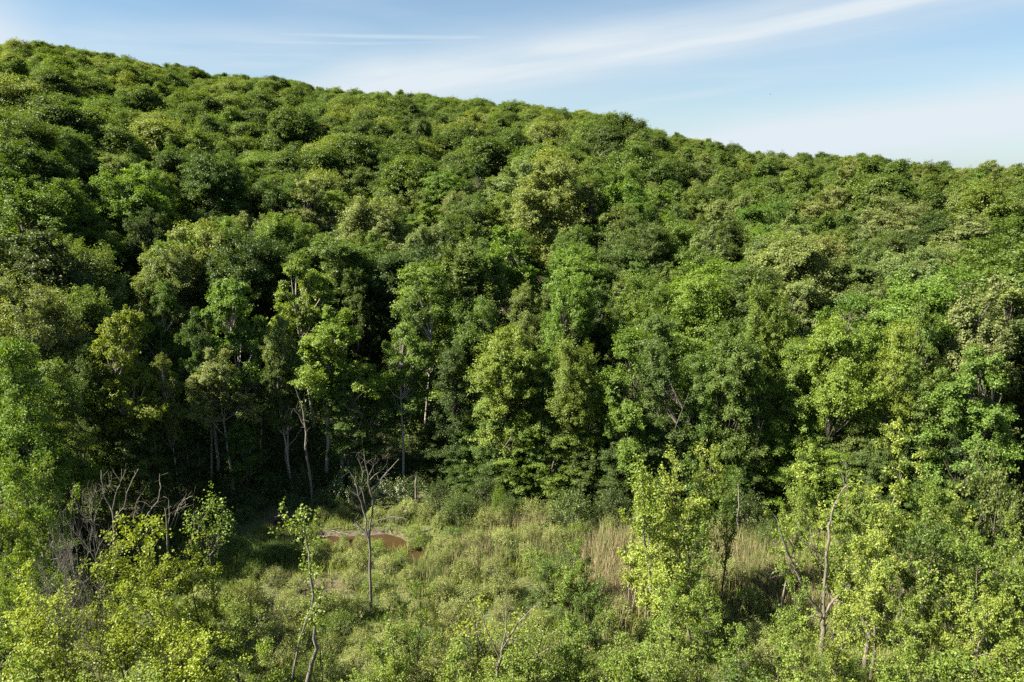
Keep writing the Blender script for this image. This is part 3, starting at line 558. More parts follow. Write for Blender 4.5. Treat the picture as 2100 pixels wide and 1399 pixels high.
def put_marsh(px, py, wp, H, kind, co, v=0, dd=None):
    x, y, d, H = at_top(px, py, H, False)
    if dd: a, tn, (ux, uy) = az_el(px, py); x, y, d = ux * dd, uy * dd, dd; H = CAMZ + dd * tn - gz(x, y)
    me = MT[kind][v % len(MT[kind])]; r = random.Random(int(px * 3 + py)); wm = wp * d / F; s = wm / REFW[kind]
    c = np.array(MC[co]) * r.uniform(.9, 1.1)
    qx, qy = project(x, y, gz(x, y) + H * .75); lab = uniq(f'{MCW[co]} {MD[kind]}' if kind not in ('bare', 'snaggy') else MD[kind], qx, qy)
    parts = [('stem' if me[0] is not None else 'trunk', me[1], (.5, .5, .5))] + ([('leaf_crown', me[0], c)] if me[0] is not None else [])
    return thing(MN[kind], parts, (x, y, gz(x, y)), r.uniform(0, 6.28), (s, s, H / REFH[kind] * .98), lab, 'dead tree' if me[0] is None else 'tree', 'trees standing in the marsh')
ML = [(2095, 1010, 120, 13, 'broad', 'leaf', 1), (2110, 1180, 150, 10, 'broad', 'leaf', 0), (2105, 1300, 130, 7, 'bushy', 'leaf', 0),  # lower left: lime maples
    (290, 1050, 170, 11, 'maple', 'lime', 0), (215, 1120, 160, 10, 'maple', 'lime', 1), (130, 1175, 150, 9, 'maple', 'lime', 2), (55, 1240, 170, 9, 'maple', 'lime', 0), (400, 1120, 130, 8.5, 'maple', 'lime', 1), (350, 1195, 150, 9, 'maple', 'lime', 2),
    (470, 1215, 120, 7.5, 'maple', 'leaf', 0), (260, 1250, 190, 9, 'maple', 'lime', 1), (130, 1300, 190, 9, 'maple', 'lime', 2), (400, 1290, 180, 8, 'maple', 'lime', 0), (20, 1330, 160, 9, 'maple', 'leaf', 1), (520, 1320, 130, 7, 'bushy', 'leaf', 0),
    (230, 1360, 190, 8, 'maple', 'leaf', 2), (560, 1210, 100, 5, 'sparse', 'sage', 0), (420, 1085, 80, 8, 'sparse', 'bright', 2),
    (330, 1360, 180, 7, 'bushy', 'leaf', 1), (60, 1385, 180, 7, 'bushy', 'leaf', 0),
    # left edge, brighter maples in front of the dark wood
    (40, 905, 150, 15, 'broad', 'bright', 0), (85, 985, 130, 13, 'broad', 'bright', 1), (10, 1020, 120, 12, 'broad', 'leaf', 2), (0, 1180, 60, 9, 'maple', 'bright', 0),
    # middle
    (635, 1085, 75, 11, 'sparse', 'leaf', 2), (650, 1270, 90, 6, 'sparse', 'bright', 0), (840, 1180, 110, 8, 'maple', 'bright', 1), (805, 1265, 120, 6.5, 'bushy', 'leaf', 0), (1000, 1210, 210, 7, 'sparse', 'lime', 0), (1075, 1225, 170, 7, 'sparse', 'leaf', 1), (900, 1270, 130, 6, 'sparse', 'lime', 1),
    (1165, 1110, 110, 6, 'bushy', 'bright', 0), (1115, 1125, 70, 5, 'bushy', 'mid', 1), (1210, 1190, 100, 6, 'bushy', 'mid', 1), (1190, 1255, 130, 6, 'bushy', 'bright', 0), (1080, 1320, 160, 6, 'bushy', 'leaf', 1), (940, 1340, 160, 5.5, 'bushy', 'leaf', 0), (1280, 1300, 150, 6, 'bushy', 'bright', 1),
    (1245, 1365, 150, 6, 'bushy', 'leaf', 0), (760, 1350, 120, 5, 'bushy', 'leaf', 1), (1010, 1385, 150, 6, 'bushy', 'bright', 0),
    # right: poplars
    (1308, 922, 115, 13.5, 'poplar', 'pop', 0), (1370, 908, 130, 13.5, 'poplar', 'pop', 1), (1465, 890, 95, 13.5, 'poplar', 'pop', 2), (1430, 985, 130, 11.5, 'poplar', 'pop', 1), (1340, 1030, 140, 10, 'poplar', 'pop', 2), (1395, 1120, 140, 9, 'poplar', 'pop', 0), (1430, 960, 100, 12, 'maple', 'bright', 2), (1500, 945, 95, 12, 'maple', 'bright', 0), (1400, 1085, 120, 9.5, 'maple', 'bright', 2),
    (1365, 1200, 130, 8, 'maple', 'bright', 1), (1450, 1190, 120, 8, 'maple', 'bright', 0), (1400, 1300, 150, 7.5, 'maple', 'leaf', 2), (1500, 1280, 130, 7, 'maple', 'bright', 1), (1560, 1350, 150, 6, 'bushy', 'mid', 1),
    # right: broad trees
    (1630, 985, 110, 12, 'broad', 'leaf', 0), (1800, 938, 220, 14, 'broad', 'pop', 1), (1745, 1010, 150, 12, 'broad', 'leaf', 2), (1885, 980, 150, 12.5, 'broad', 'bright', 0), (2005, 975, 170, 12.5, 'broad', 'pop', 1), (1945, 1060, 150, 11, 'broad', 'mid', 2), (2080, 900, 100, 14, 'bushy', 'olive', 1),
    (1830, 1100, 180, 10.5, 'broad', 'pop', 0), (2060, 1090, 150, 11, 'broad', 'bright', 2), (1620, 1190, 110, 8, 'maple', 'bright', 2), (1740, 1230, 130, 8, 'maple', 'pop', 0), (1930, 1200, 170, 10, 'broad', 'leaf', 1), (2040, 1230, 150, 9, 'broad', 'pop', 0),
    (1840, 1290, 160, 7.5, 'maple', 'leaf', 1), (1660, 1330, 150, 7, 'maple', 'leaf', 2), (1960, 1330, 170, 8, 'maple', 'bright', 0), (2080, 1350, 150, 7, 'bushy', 'leaf', 1), (1880, 1385, 150, 6, 'bushy', 'mid', 1),
    # leafless
    (135, 970, 130, 12, 'bare', 'olive', 0, 46), (90, 1060, 120, 9, 'bare', 'olive', 1, 42), (1500, 1350, 90, 5, 'bare', 'olive', 0)]
for q in ML: put_marsh(*q)

# individually drawn dead trees: each a list of stems given as photo pixels at one distance
def drawn(name, dist, base, stems, label, m=DEADWOOD, cat='dead tree', depth=.5, sides=6, leaves=None, col=None):
    global rng; rng = np.random.default_rng(int(base[0] * 7 + base[1]))
    v = ray(*base); hx_, hy_ = v[0] / v[1] * dist, dist; z0 = gz(hx_, hy_); b = MB(); tips = []
    for st in stems:
        pts = []; off = rng.normal() * .02
        for k, (px, py, w_) in enumerate(st):
            q = ray(px, py); yy = dist + (off + rng.normal() * .08) * depth * k; s_ = yy / q[1]; pts.append(np.array([q[0] * s_ - hx_, yy - hy_, CAMZ + q[2] * s_ - z0]))
        rad = np.array([w_ * dist / F / 2 * (.6 if m in (DEADWOOD,) and dist < 50 else .78) for *_, w_ in st]); pts = np.array(pts)
        # subdivide with a little wobble
        P = [pts[0]]; Rr = [rad[0]]
        for k in range(len(pts) - 1):
            L = np.linalg.norm(pts[k + 1] - pts[k])
            for f in (.33, .67, 1.0): P.append(pts[k] * (1 - f) + pts[k + 1] * f + (rng.normal(size=3) * L * .025 if f < 1 else 0)); Rr.append(rad[k] * (1 - f) + rad[k + 1] * f)
        b.tube(P, Rr, sides)
        if len(st) > 2:
            for _ in range(6):
                k = rng.integers(len(P) // 3, len(P)); qd = unit(P[-1] - P[0] + rng.normal(size=3) * .8 * np.linalg.norm(P[-1] - P[0])); qp, _d = polyline(P[k], qd, rng.uniform(.25, 1.3), 3, .25); b.tube(qp, [Rr[k] * .35, Rr[k] * .25, .008, .004], 4)
        tips += P[len(P) // 2:]
    parts = [('trunk', b.mesh('trunk', m, True), None)]
    if leaves:
        lf = MB(); T = np.array(tips); n_, sg, ls, co = leaves; P = T[rng.integers(0, len(T), n_)] + rng.normal(size=(n_, 3)) * sg
        K = P[rng.integers(0, n_, n_ * 12)] if False else np.repeat(P, 12, 0) + rng.normal(size=(n_ * 12, 3)) * .18
        lf.leaves(K, rng.normal(size=K.shape) * .6 + [0, 0, .75], ls * rng.uniform(.7, 1.3, len(K)), np.clip(.5 + rng.normal(size=len(K)) * .18, 0, 1), .75); parts.append(('leaf_crown', lf.mesh('leaf_crown', LEAF), MC[co]))
    return thing(name, parts, (hx_, hy_, z0), 0, (1, 1, 1), label, cat)
def gd(px, py): return at_ground(px, py)[1]
drawn('dead_tree', gd(760, 1262), (760, 1262), [
    [(761, 1268, 11), (759, 1180, 9), (757, 1108, 8), (759, 1075, 6), (759, 1005, 5), (753, 965, 3.5), (746, 922, 1.5)],
    [(757, 1110, 7), (748, 1092, 5), (735, 1078, 4), (727, 1068, 2)], [(756, 1105, 6), (744, 1045, 5), (732, 1000, 3.5), (722, 975, 2.6), (708, 957, 1.6)],
    [(752, 1050, 4.5), (741, 1000, 3.5), (744, 970, 2.8), (737, 948, 2), (732, 940, 1.5)], [(759, 1010, 4.5), (780, 985, 3), (800, 962, 2.5), (818, 942, 1.5)], [(759, 985, 3), (768, 975, 2), (780, 966, 1.3)],
    [(760, 1080, 3), (778, 1066, 2.2), (808, 1060, 1.8), (835, 1066, 1.2)], [(759, 1078, 2.5), (768, 1086, 2), (773, 1092, 1.4)], [(757, 975, 2.5), (764, 960, 1.6), (767, 955, 1.2)]],
    'tall dead tree with forked bare limbs standing in the middle of the marsh', DARKWOOD)
drawn('dead_tree', gd(640, 1035), (640, 1035), [[(640, 1037, 8), (634, 965, 7.5), (628, 890, 6), (622, 845, 4), (615, 820, 2.5), (605, 795, 1.2)], [(628, 880, 4.5), (615, 855, 2.5), (603, 838, 1.5)], [(623, 848, 3), (625, 822, 2), (624, 818, 1)]],
      'tall bare pale trunk standing at the forest edge behind the pool')
drawn('dead_tree', gd(414, 1010), (414, 1010), [[(414, 1012, 5), (409, 960, 4.5), (406, 908, 3)], [(406, 922, 2), (402, 920, 1.2)]], 'thin broken-off dead pole in front of dark forest on left')
drawn('dead_tree', gd(852, 1042), (852, 1042), [[(852, 1044, 8), (853, 1010, 7), (853, 985, 5), (854, 978, 2)]], 'short broken dead trunk beside white-flowered bushes at forest edge')
drawn('leaning_tree', gd(396, 995), (396, 995), [[(397, 998, 8), (384, 930, 7), (372, 870, 6), (360, 830, 5), (345, 790, 3.5), (335, 760, 2)], [(366, 850, 4), (352, 828, 3), (345, 800, 2)]], 'slim leaning trunk in the dark forest gap on the left', GREYBARK, 'tree', leaves=(90, .9, .26, 'olive'))
drawn('tall_tree', gd(673, 992), (673, 992), [[(673, 995, 12), (672, 930, 11), (671, 870, 10), (664, 830, 7), (660, 790, 5), (655, 740, 3)], [(671, 868, 8), (674, 810, 6), (676, 760, 4)]], 'straight grey trunk of the yellow-green tree at the forest edge', GREYBARK, 'tree', leaves=(150, 1.0, .26, 'yellow'))
drawn('tall_tree', gd(588, 985), (588, 985), [[(589, 988, 5), (586, 910, 4.5), (585, 840, 4), (580, 800, 3), (572, 770, 1.5)], [(585, 830, 3), (592, 800, 1.6)]], 'thin pale pole-like trunk left of the tall bare trunk', GREYBARK, 'tree', leaves=(80, .9, .26, 'deep'))
drawn('tall_tree', gd(448, 1000), (448, 1000), [[(450, 1002, 9), (448, 940, 9), (440, 880, 8), (432, 840, 5), (425, 820, 3)], [(440, 880, 5), (452, 845, 3), (462, 815, 2)]], 'rough twisted grey trunk under silvery foliage on the left', GREYBARK, 'tree', leaves=(150, 1.1, .26, 'olive'))
for (bx, by, tx, ty, w_, wd_) in [(497, 990, 492, 820, 4, 'beside the twisted grey trunk'), (533, 992, 538, 800, 5, 'between the twisted trunk and the bare trunk'), (322, 985, 312, 800, 5, 'nearest the shaded left end of the marsh'), (712, 992, 716, 830, 5, 'behind the first flowering bush'), (772, 985, 768, 840, 5, 'behind the second flowering bush'), (968, 985, 970, 780, 7, 'below the bright tree near the centre')]:
    drawn('tall_tree', gd(bx, by), (bx, by), [[(bx, by + 3, w_), ((bx * 2 + tx) / 3 + 1, (by * 2 + ty) / 3, w_ * .9), ((bx + tx * 2) / 3 - 1, (by + ty * 2) / 3, w_ * .75), (tx, ty, w_ * .45)]], f'slim pale upright trunk {wd_}', GREYBARK, 'tree', leaves=(60, .8, .22, 'deep'))
drawn('dead_tree', gd(1513, 1100), (1513, 1100), [[(1513, 1106, 5), (1514, 1050, 4.5), (1515, 1010, 3.5), (1513, 988, 1.5)]], 'thin bare upright pole among reeds on the right')
drawn('dead_tree', 44, (236, 1100), [[(236, 1180, 8), (234, 1100, 7), (231, 1050, 6.5), (222, 1032, 4), (214, 1020, 3), (208, 985, 2), (207, 965, 1.2)], [(231, 1045, 5), (240, 1005, 4), (252, 980, 3), (259, 963, 1.4)], [(236, 1010, 3), (226, 998, 2.5), (222, 970, 1.5)],
      [(235, 1062, 4), (255, 1040, 3.5), (265, 1000, 3), (277, 975, 2.5), (284, 962, 1.2)]], 'dead tree with forked grey limbs rising behind lime saplings, furthest left', DEADWOOD)
drawn('dead_tree', 43, (310, 1090), [[(300, 1130, 6), (301, 1060, 5), (312, 1042, 4), (324, 1028, 3.5), (330, 1000, 3), (327, 985, 2.4), (328, 972, 1.4)], [(280, 1100, 4), (274, 1060, 3), (280, 1030, 2), (287, 1018, 1.2)], [(292, 1060, 3), (291, 1045, 2), (298, 1032, 1.2)]], 'dead tree with one curling bare limb above the lime saplings')
drawn('dead_tree', 42, (345, 1140), [[(343, 1170, 7), (343, 1100, 6.5), (341, 1060, 5), (338, 1042, 3)], [(344, 1090, 4), (348, 1060, 3.5), (346, 1025, 2)], [(350, 1080, 4), (362, 1050, 3.5), (378, 1025, 2.5), (394, 1018, 1.4)], [(364, 1045, 3), (378, 1022, 2), (380, 1020, 1.2)], [(356, 1085, 3), (364, 1060, 2), (366, 1040, 1.3)]], 'dead tree with broken stub and fanned grey limbs above saplings')
drawn('dead_tree', 42, (415, 1130), [[(395, 1150, 5), (392, 1110, 4), (398, 1080, 3), (397, 1052, 1.5)], [(404, 1130, 4), (408, 1080, 3), (420, 1060, 3), (430, 1040, 2.5), (438, 1022, 1.3)], [(440, 1130, 4), (448, 1090, 3.5), (456, 1070, 2.5), (463, 1060, 1.2)], [(430, 1140, 4), (445, 1110, 3), (467, 1083, 1.3)], [(449, 1088, 2.6), (466, 1076, 1.2)]],
      'cluster of slender dead stems right of the lime saplings', DEADWOOD, leaves=(60, .35, .17, 'bright'))
drawn('forked_tree', gd(1686, 1345), (1686, 1345), [[(1683, 1350, 17), (1686, 1310, 15), (1688, 1266, 13)], [(1688, 1268, 11), (1665, 1235, 9), (1640, 1190, 7.5), (1622, 1150, 6.5), (1610, 1120, 5.5), (1597, 1080, 4)], [(1688, 1266, 9), (1702, 1240, 8), (1725, 1215, 6.5), (1745, 1203, 4.5), (1782, 1196, 2.5)],
      [(1690, 1260, 10), (1691, 1200, 9), (1694, 1140, 8), (1700, 1090, 7), (1706, 1050, 6), (1720, 1018, 4.5), (1738, 995, 3), (1752, 988, 1.8)], [(1686, 1266, 6), (1670, 1264, 5), (1648, 1268, 4)], [(1692, 1140, 4.5), (1665, 1125, 4), (1645, 1110, 3)], [(1732, 1210, 3), (1745, 1195, 2), (1748, 1160, 1.4)], [(1624, 1172, 3), (1605, 1170, 2.6), (1588, 1173, 1.8)]],
      'forked tree with long bare pale limbs in right foreground', PALEBARK, 'tree', leaves=(60, .35, .16, 'leaf'))
drawn('dead_tree', 42, (1735, 1090), [[(1738, 1075, 4), (1736, 1020, 3.5), (1730, 985, 3), (1722, 960, 1.5)], [(1736, 985, 2.5), (1745, 960, 1.3)], [(1733, 1000, 2.5), (1736, 970, 2), (1733, 945, 1.2)]], 'cluster of bare grey twigs poking above the right-hand trees')
drawn('twisted_tree', 36, (640, 1370), [[(630, 1399, 15), (650, 1330, 12), (645, 1260, 9), (640, 1200, 8), (634, 1150, 7), (628, 1100, 5), (622, 1062, 2)], [(600, 1390, 9), (615, 1310, 7), (632, 1260, 6), (650, 1235, 3)], [(646, 1260, 5), (660, 1225, 3), (672, 1200, 1.5)], [(628, 1100, 3), (610, 1080, 2.5), (590, 1070, 1.5), (570, 1052, 1)]],
      'dark twisted trunk with few leaf tufts in centre-left foreground', DARKWOOD, 'tree', leaves=(70, .32, .17, 'leaf'))
drawn('dead_tree', 35, (1030, 1330), [[(1020, 1399, 11), (1030, 1330, 8), (1055, 1290, 5), (1085, 1255, 3), (1110, 1235, 1.4)], [(1028, 1335, 6), (1038, 1270, 4), (1040, 1210, 1.5)], [(1025, 1350, 6), (1000, 1300, 4), (985, 1250, 2)], [(1060, 1380, 5), (1110, 1340, 4), (1150, 1315, 2)]], 'pale fanned bare branches in the bottom centre', PALEBARK)
for k, (bx, by, st, lab) in enumerate([
    ((1735, 1399), 0, [[(1772, 1399, 16), (1778, 1330, 14), (1782, 1250, 12), (1790, 1190, 10), (1795, 1150, 6)]], 'stout pale trunk right of the forked tree'),
    ((1890, 1399), 0, [[(1860, 1399, 14), (1875, 1310, 13), (1895, 1235, 11), (1903, 1195, 7), (1905, 1160, 4)], [(1897, 1232, 7), (1920, 1205, 5), (1950, 1185, 2)]], 'dark trunk forking under the broad right-hand trees'),
    ((1975, 1399), 0, [[(1975, 1399, 13), (1985, 1330, 12), (2000, 1280, 10), (2012, 1240, 8), (2030, 1180, 4)], [(2000, 1285, 4), (2050, 1290, 3), (2080, 1270, 1.5)]], 'leaning pale trunk near the bottom right corner'),
    ((1330, 1200), 0, [[(1335, 1215, 10), (1330, 1160, 8), (1320, 1080, 7), (1318, 1020, 5), (1315, 960, 3)], [(1328, 1150, 5), (1332, 1090, 4), (1334, 1000, 2)]], 'narrow leafy tree with thin pale trunk beside the tan reeds'),
    ((1415, 1300), 0, [[(1420, 1330, 9), (1412, 1190, 7), (1410, 1130, 5), (1412, 1090, 3)], [(1412, 1185, 5), (1400, 1160, 4), (1385, 1140, 2)], [(1411, 1150, 3), (1430, 1130, 2), (1442, 1118, 1.3)]], 'whitish forked sapling trunk below the poplars')]):
    drawn('pale_tree', 38 if k < 3 else 41, st[0][0][:2], st, lab, PALEBARK, 'tree', leaves=(150 if k == 3 else 50, .38, .18, 'leaf'))
drawn('dead_tree', 80, (965, 900), [[(968, 850, 5), (958, 810, 4), (952, 780, 3), (945, 745, 1.5)], [(957, 805, 3), (968, 780, 2.5), (965, 755, 1.3)], [(953, 785, 3), (935, 770, 2), (925, 745, 1.2)], [(960, 825, 3), (945, 810, 2.5), (930, 812, 1.4)]], 'dead grey treetop caught between dark trees in the centre')
drawn('dead_tree', 92, (1030, 700), [[(1015, 670, 4), (1030, 640, 3), (1045, 605, 1.6)], [(1020, 650, 3), (1008, 635, 2), (1000, 600, 1.2)], [(1030, 640, 2), (1000, 660, 1.5), (990, 668, 1)]], 'pale dead branches between crowns near the centre')
drawn('dead_tree', 190, (1225, 345), [[(1225, 350, 4), (1222, 325, 3), (1212, 310, 1.5)], [(1223, 330, 3), (1235, 315, 2), (1245, 308, 1)], [(1222, 332, 2), (1208, 328, 1)]], 'pinkish-grey dead treetop on the slope right of centre')

# ------------------------------------------------------------------ shrubs
def put_shrub(px, py, wp, hm, co, v, flowers=False, base=False, dist=None):
    if base: x, y = at_ground(px, py); d = math.hypot(x, y)
    else: x, y, d, hm = at_top(px, py, hm, False)
    me = SHF if flowers else SH[v % 4]; r = random.Random(int(px * 5 + py)); s = wp * d / F / 3.0
    qx, qy = project(x, y, gz(x, y) + hm * .6)
    nm = 'white-flowering bush' if flowers else f'{MCW[co]} rounded bush'
    lab = uniq(nm, qx, qy); parts = [('stems', me[1], None), ('foliage', me[0], np.array(MC[co]) * r.uniform(.88, 1.12))] + ([('blossom', me[2], None)] if flowers else [])
    thing('flowering_bush' if flowers else 'marsh_shrub', parts, (x, y, gz(x, y)), r.uniform(0, 6.28), (s, s, hm / 2.0), lab, 'bush', 'white-flowering bushes' if flowers else 'bushes growing in the marsh')
    return x, y
shr = []
for q in [(990, 1052, 60, 2.2, 'sage'), (1090, 1025, 75, 2.6, 'sage'), (1175, 1005, 120, 4.0, 'deep'), (1130, 1030, 60, 2.4, 'sage'), (1030, 1045, 50, 2.2, 'sage'), (850, 1075, 50, 1.8, 'leaf'), (905, 1050, 50, 1.6, 'sage'), (870, 1042, 45, 1.5, 'sage'), (810, 1045, 55, 1.5, 'sage'), (770, 1042, 50, 1.5, 'pale'),
          (700, 1038, 50, 1.6, 'sage'), (660, 1040, 50, 1.6, 'sage'), (740, 1105, 50, 1.5, 'sage'), (770, 1108, 60, 1.6, 'leaf'), (700, 1112, 50, 1.4, 'sage'), (820, 1128, 55, 1.5, 'leaf'), (845, 1112, 35, 1.1, 'sage'), (860, 1098, 45, 1.4, 'leaf'), (705, 1098, 26, .8, 'leaf'), (775, 1112, 30, .8, 'sage'), (668, 1106, 28, .8, 'sage'), (735, 1094, 18, .5, 'leaf'), (655, 1108, 40, 1.2, 'leaf'), (640, 1085, 35, .9, 'sage'), (720, 1128, 50, 1.3, 'pale'), (790, 1140, 60, 1.5, 'sage'), (735, 1140, 50, 1.4, 'sage'), (690, 1135, 45, 1.1, 'sage'),
          (715, 1175, 60, 1.5, 'sage'), (765, 1180, 60, 1.5, 'leaf'), (840, 1165, 60, 1.6, 'sage'), (900, 1130, 60, 1.9, 'sage'), (930, 1105, 60, 2.0, 'sage'), (975, 1090, 70, 2.2, 'sage'), (1030, 1085, 70, 2.2, 'pale'), (1080, 1075, 70, 2.2, 'sage'), (1140, 1085, 80, 2.2, 'sage'), (1185, 1075, 60, 2.2, 'leaf'),
          (950, 1150, 70, 2, 'sage'), (1010, 1140, 70, 2, 'sage'), (905, 1190, 80, 2, 'sage'), (960, 1200, 80, 2, 'pale'), (1030, 1180, 90, 2.2, 'sage'), (560, 1170, 60, 1.6, 'sage'), (610, 1185, 60, 1.5, 'sage'), (590, 1215, 70, 1.8, 'sage'), (680, 1215, 70, 1.8, 'sage'), (520, 1150, 60, 1.8, 'leaf'), (500, 1195, 80, 2.2, 'sage'),
          (740, 1225, 70, 1.7, 'pale'), (800, 1215, 70, 1.7, 'sage'), (860, 1230, 70, 1.8, 'sage'), (1450, 1085, 70, 2, 'pale'), (1500, 1150, 70, 2.1, 'pale'), (1540, 1210, 80, 2, 'pale'), (1480, 1060, 60, 2.2, 'sage'), (1470, 1240, 80, 2, 'sage'), (1560, 1280, 80, 1.8, 'pale'), (1250, 1060, 50, 2.2, 'pale'), (620, 1060, 40, 1.2, 'leaf'), (1660, 1110, 70, 2.2, 'sage'),
          (400, 1040, 90, 3.0, 'dark'), (460, 1010, 80, 2.4, 'dark'), (340, 1010, 90, 3, 'dark'), (500, 1040, 60, 1.5, 'mid'), (940, 1010, 90, 3.6, 'deep'), (900, 985, 80, 4, 'dark'), (1000, 960, 90, 4, 'dark'), (1025, 1000, 50, 3.6, 'bright'), (1040, 1020, 60, 3, 'deep'), (620, 960, 70, 3.2, 'dark'), (560, 975, 60, 2.6, 'dark'), (740, 960, 70, 3.2, 'deep'), (1260, 1000, 90, 4, 'dark'), (1540, 1010, 90, 4, 'dark'), (1580, 1070, 70, 3, 'deep'), (300, 1100, 90, 3, 'deep'), (130, 1150, 130, 3.5, 'dark'), (40, 1200, 130, 3.5, 'dark'), (230, 1060, 110, 3.5, 'dark')]:
    shr.append(put_shrub(*q, len(shr)))
for q in [(690, 985, 50, 2.6, 'deep'), (790, 990, 60, 2.6, 'deep'), (825, 985, 60, 2.8, 'deep'), (725, 995, 45, 2.2, 'deep')]: put_shrub(*q, 0, True)
# fill of low bushes over the marsh
rs = random.Random(12); cnt = 0
for _ in range(4000):
    if cnt >= 270: break
    y = rs.uniform(26, 66); x = rs.uniform(-.8, .8) * y; a = math.degrees(math.atan2(x, y)); d = math.hypot(x, y)
    if d > edge(a) + 4: continue
    if float(pond_d(x, y)) < .7 or any((x - q[0]) ** 2 + (y - q[1]) ** 2 < 1.55 ** 2 for q in shr): continue
    if (-19 < x < -8 and 49 < y < 55.5) or fbm(np.array(x), np.array(y), 16, 44) < -.45 or (abs(x + 15) < 3.2 and abs(y - 47.5) < 1.8): continue
    shr.append((x, y)); px, py = project(x, y, 0); co = rs.choice(['sage', 'sage', 'pale', 'leaf', 'bright', 'mid', 'sage']) if d < edge(a) - 3 else rs.choice(['deep', 'dark', 'mid'])
    put_shrub(px, py, rs.uniform(1.8, 3.4) / d * F, rs.uniform(1.0, 1.9), co, cnt, base=True); cnt += 1

# ------------------------------------------------------------------ grass and reeds
def blades(name, m, pts, h, wd, lean, tint, label, cat):
    global rng; b = MB(); k = len(pts); th = rng.random(k) * 6.283; dx = np.stack([np.cos(th), np.sin(th), 0 * th], 1)
    base = np.stack([pts[:, 0], pts[:, 1], ground(pts[:, 0], pts[:, 1]) - .05], 1); ln = rng.normal(size=(k, 3)) * lean * h[:, None]; ln[:, 2] = 0
    top = base + ln + np.stack([0 * h, 0 * h, h], 1); mid = base + ln * .3 + np.stack([0 * h, 0 * h, h * .55], 1)
    b.quads(np.stack([base - dx * wd[:, None], base + dx * wd[:, None], mid + dx * wd[:, None] * .9, mid - dx * wd[:, None] * .9], 1), tint)
    b.quads(np.stack([mid - dx * wd[:, None] * .9, mid + dx * wd[:, None] * .9, top + dx * wd[:, None] * .15, top - dx * wd[:, None] * .15], 1), tint)
    tag(mesh_obj(name, b.mesh(name, m)), label, cat, kind='stuff')
rng = np.random.default_rng(9)
n_ = 210000; yy = 20 + 50 * rng.random(n_) ** .8; xx = (rng.random(n_) * 2 - 1) * yy * .95; dd = np.hypot(xx, yy); ok = (dd < edge(np.degrees(np.arctan2(xx, yy))) + 3) & (pond_d(xx, yy) > .02 + .28 * rng.random(n_))
mudmask = (np.abs(xx + 15) < 3) & (np.abs(yy - 47.5) < 1.4); ok &= ~mudmask | (rng.random(n_) < .12); ok &= ~((dd > 60.8) & (xx > -27) & (xx < -7)) | (rng.random(n_) < .12)
ok &= rng.random(n_) < .35 + .65 * (fbm(xx, yy, 7, 61) > -.2); p = np.stack([xx[ok], yy[ok]], 1)
p += rng.normal(size=p.shape) * .1; h = rng.uniform(.35, .95, len(p)) * (1 + .3 * fbm(p[:, 0], p[:, 1], 9, 62)); tn = np.clip(.40 + .28 * fbm(p[:, 0], p[:, 1], 11, 63) + rng.normal(size=len(p)) * .2, 0, 1)
blades('marsh_grass', GRASS, p, h, rng.uniform(.015, .03, len(p)), .28, tn, 'green and straw-coloured grass covering the marsh floor', 'grass')
def reed_patch(cx, cy, rx, ry, n, tb, hh):
    q = rng.normal(size=(n, 2)) * .6; q = np.stack([cx + q[:, 0] * rx, cy + q[:, 1] * ry], 1); return q, np.clip(tb + rng.normal(size=n) * .17, 0, 1), rng.uniform(.7, 1.1, n) * hh
RP = []
for px, py, wp, wy, n, tb, hh in [(1245, 1190, 75, 55, 2900, .64, 1.8), (1290, 1110, 80, 20, 1800, .60, 2.2), (1550, 1150, 150, 45, 4200, .50, 1.9), (1640, 1200, 110, 40, 3000, .56, 1.8), (1440, 1120, 80, 25, 1800, .6, 1.9), (980, 1120, 60, 25, 1500, .52, 1.7), (890, 1160, 50, 25, 1000, .40, 1.4), (1140, 1110, 70, 20, 1200, .46, 1.7), (750, 1072, 60, 6, 700, .65, .8),
                                  (1900, 1130, 120, 20, 2000, .45, 1.7), (560, 1120, 45, 12, 2500, .20, 1.4), (1060, 1060, 60, 10, 900, .6, 1.7), (1750, 1180, 90, 40, 2200, .45, 1.8)]:
    x, y = at_ground(px, py + 25); sx = wp * math.hypot(x, y) / F; x2, y2 = at_ground(px, py + 25 - wy); RP.append(reed_patch(x, y, sx, abs(y2 - y), n, tb, hh))
P_ = np.concatenate([q[0] for q in RP]); T_ = np.concatenate([q[1] for q in RP]); H_ = np.concatenate([q[2] for q in RP]); k_ = pond_d(P_[:, 0], P_[:, 1]) > .4
blades('reed_bed', REED, P_[k_], H_[k_], rng.uniform(.012, .026, k_.sum()), .10, T_[k_], 'tall tan and green reeds standing in patches across the marsh', 'reeds')

# ------------------------------------------------------------------ rocks and logs
def rock_mesh(seed):
    global rng; rng = np.random.default_rng(seed); b = MB(); nu, nv = 12, 8
    th = np.arange(nu) * 2 * math.pi / nu; ph = np.linspace(.02, math.pi - .02, nv); T, Pp = np.meshgrid(th, ph)
    V = np.stack([np.sin(Pp) * np.cos(T), np.sin(Pp) * np.sin(T), np.cos(Pp)], 2).reshape(-1, 3)
    for _ in range(9):
        nrm = unit(rng.normal(size=3)); dcut = rng.uniform(.5, .85); s_ = V @ nrm; V = V - np.outer(np.clip(s_ - dcut, 0, None), nrm)
    V = V * np.array([1, .75, .6]) + rng.normal(size=V.shape) * .015
    i = np.arange(nv - 1)[:, None] * nu; j = np.arange(nu)[None]; j2 = (j + 1) % nu; F_ = np.stack([i + j, i + nu + j, i + nu + j2, i + j2], 2).reshape(-1, 4)
    b.v.append(V); b.f.append(F_); b.t.append(np.zeros(len(F_))); return b.mesh('rock', ROCK)
RK = [rock_mesh(k) for k in range(6)]
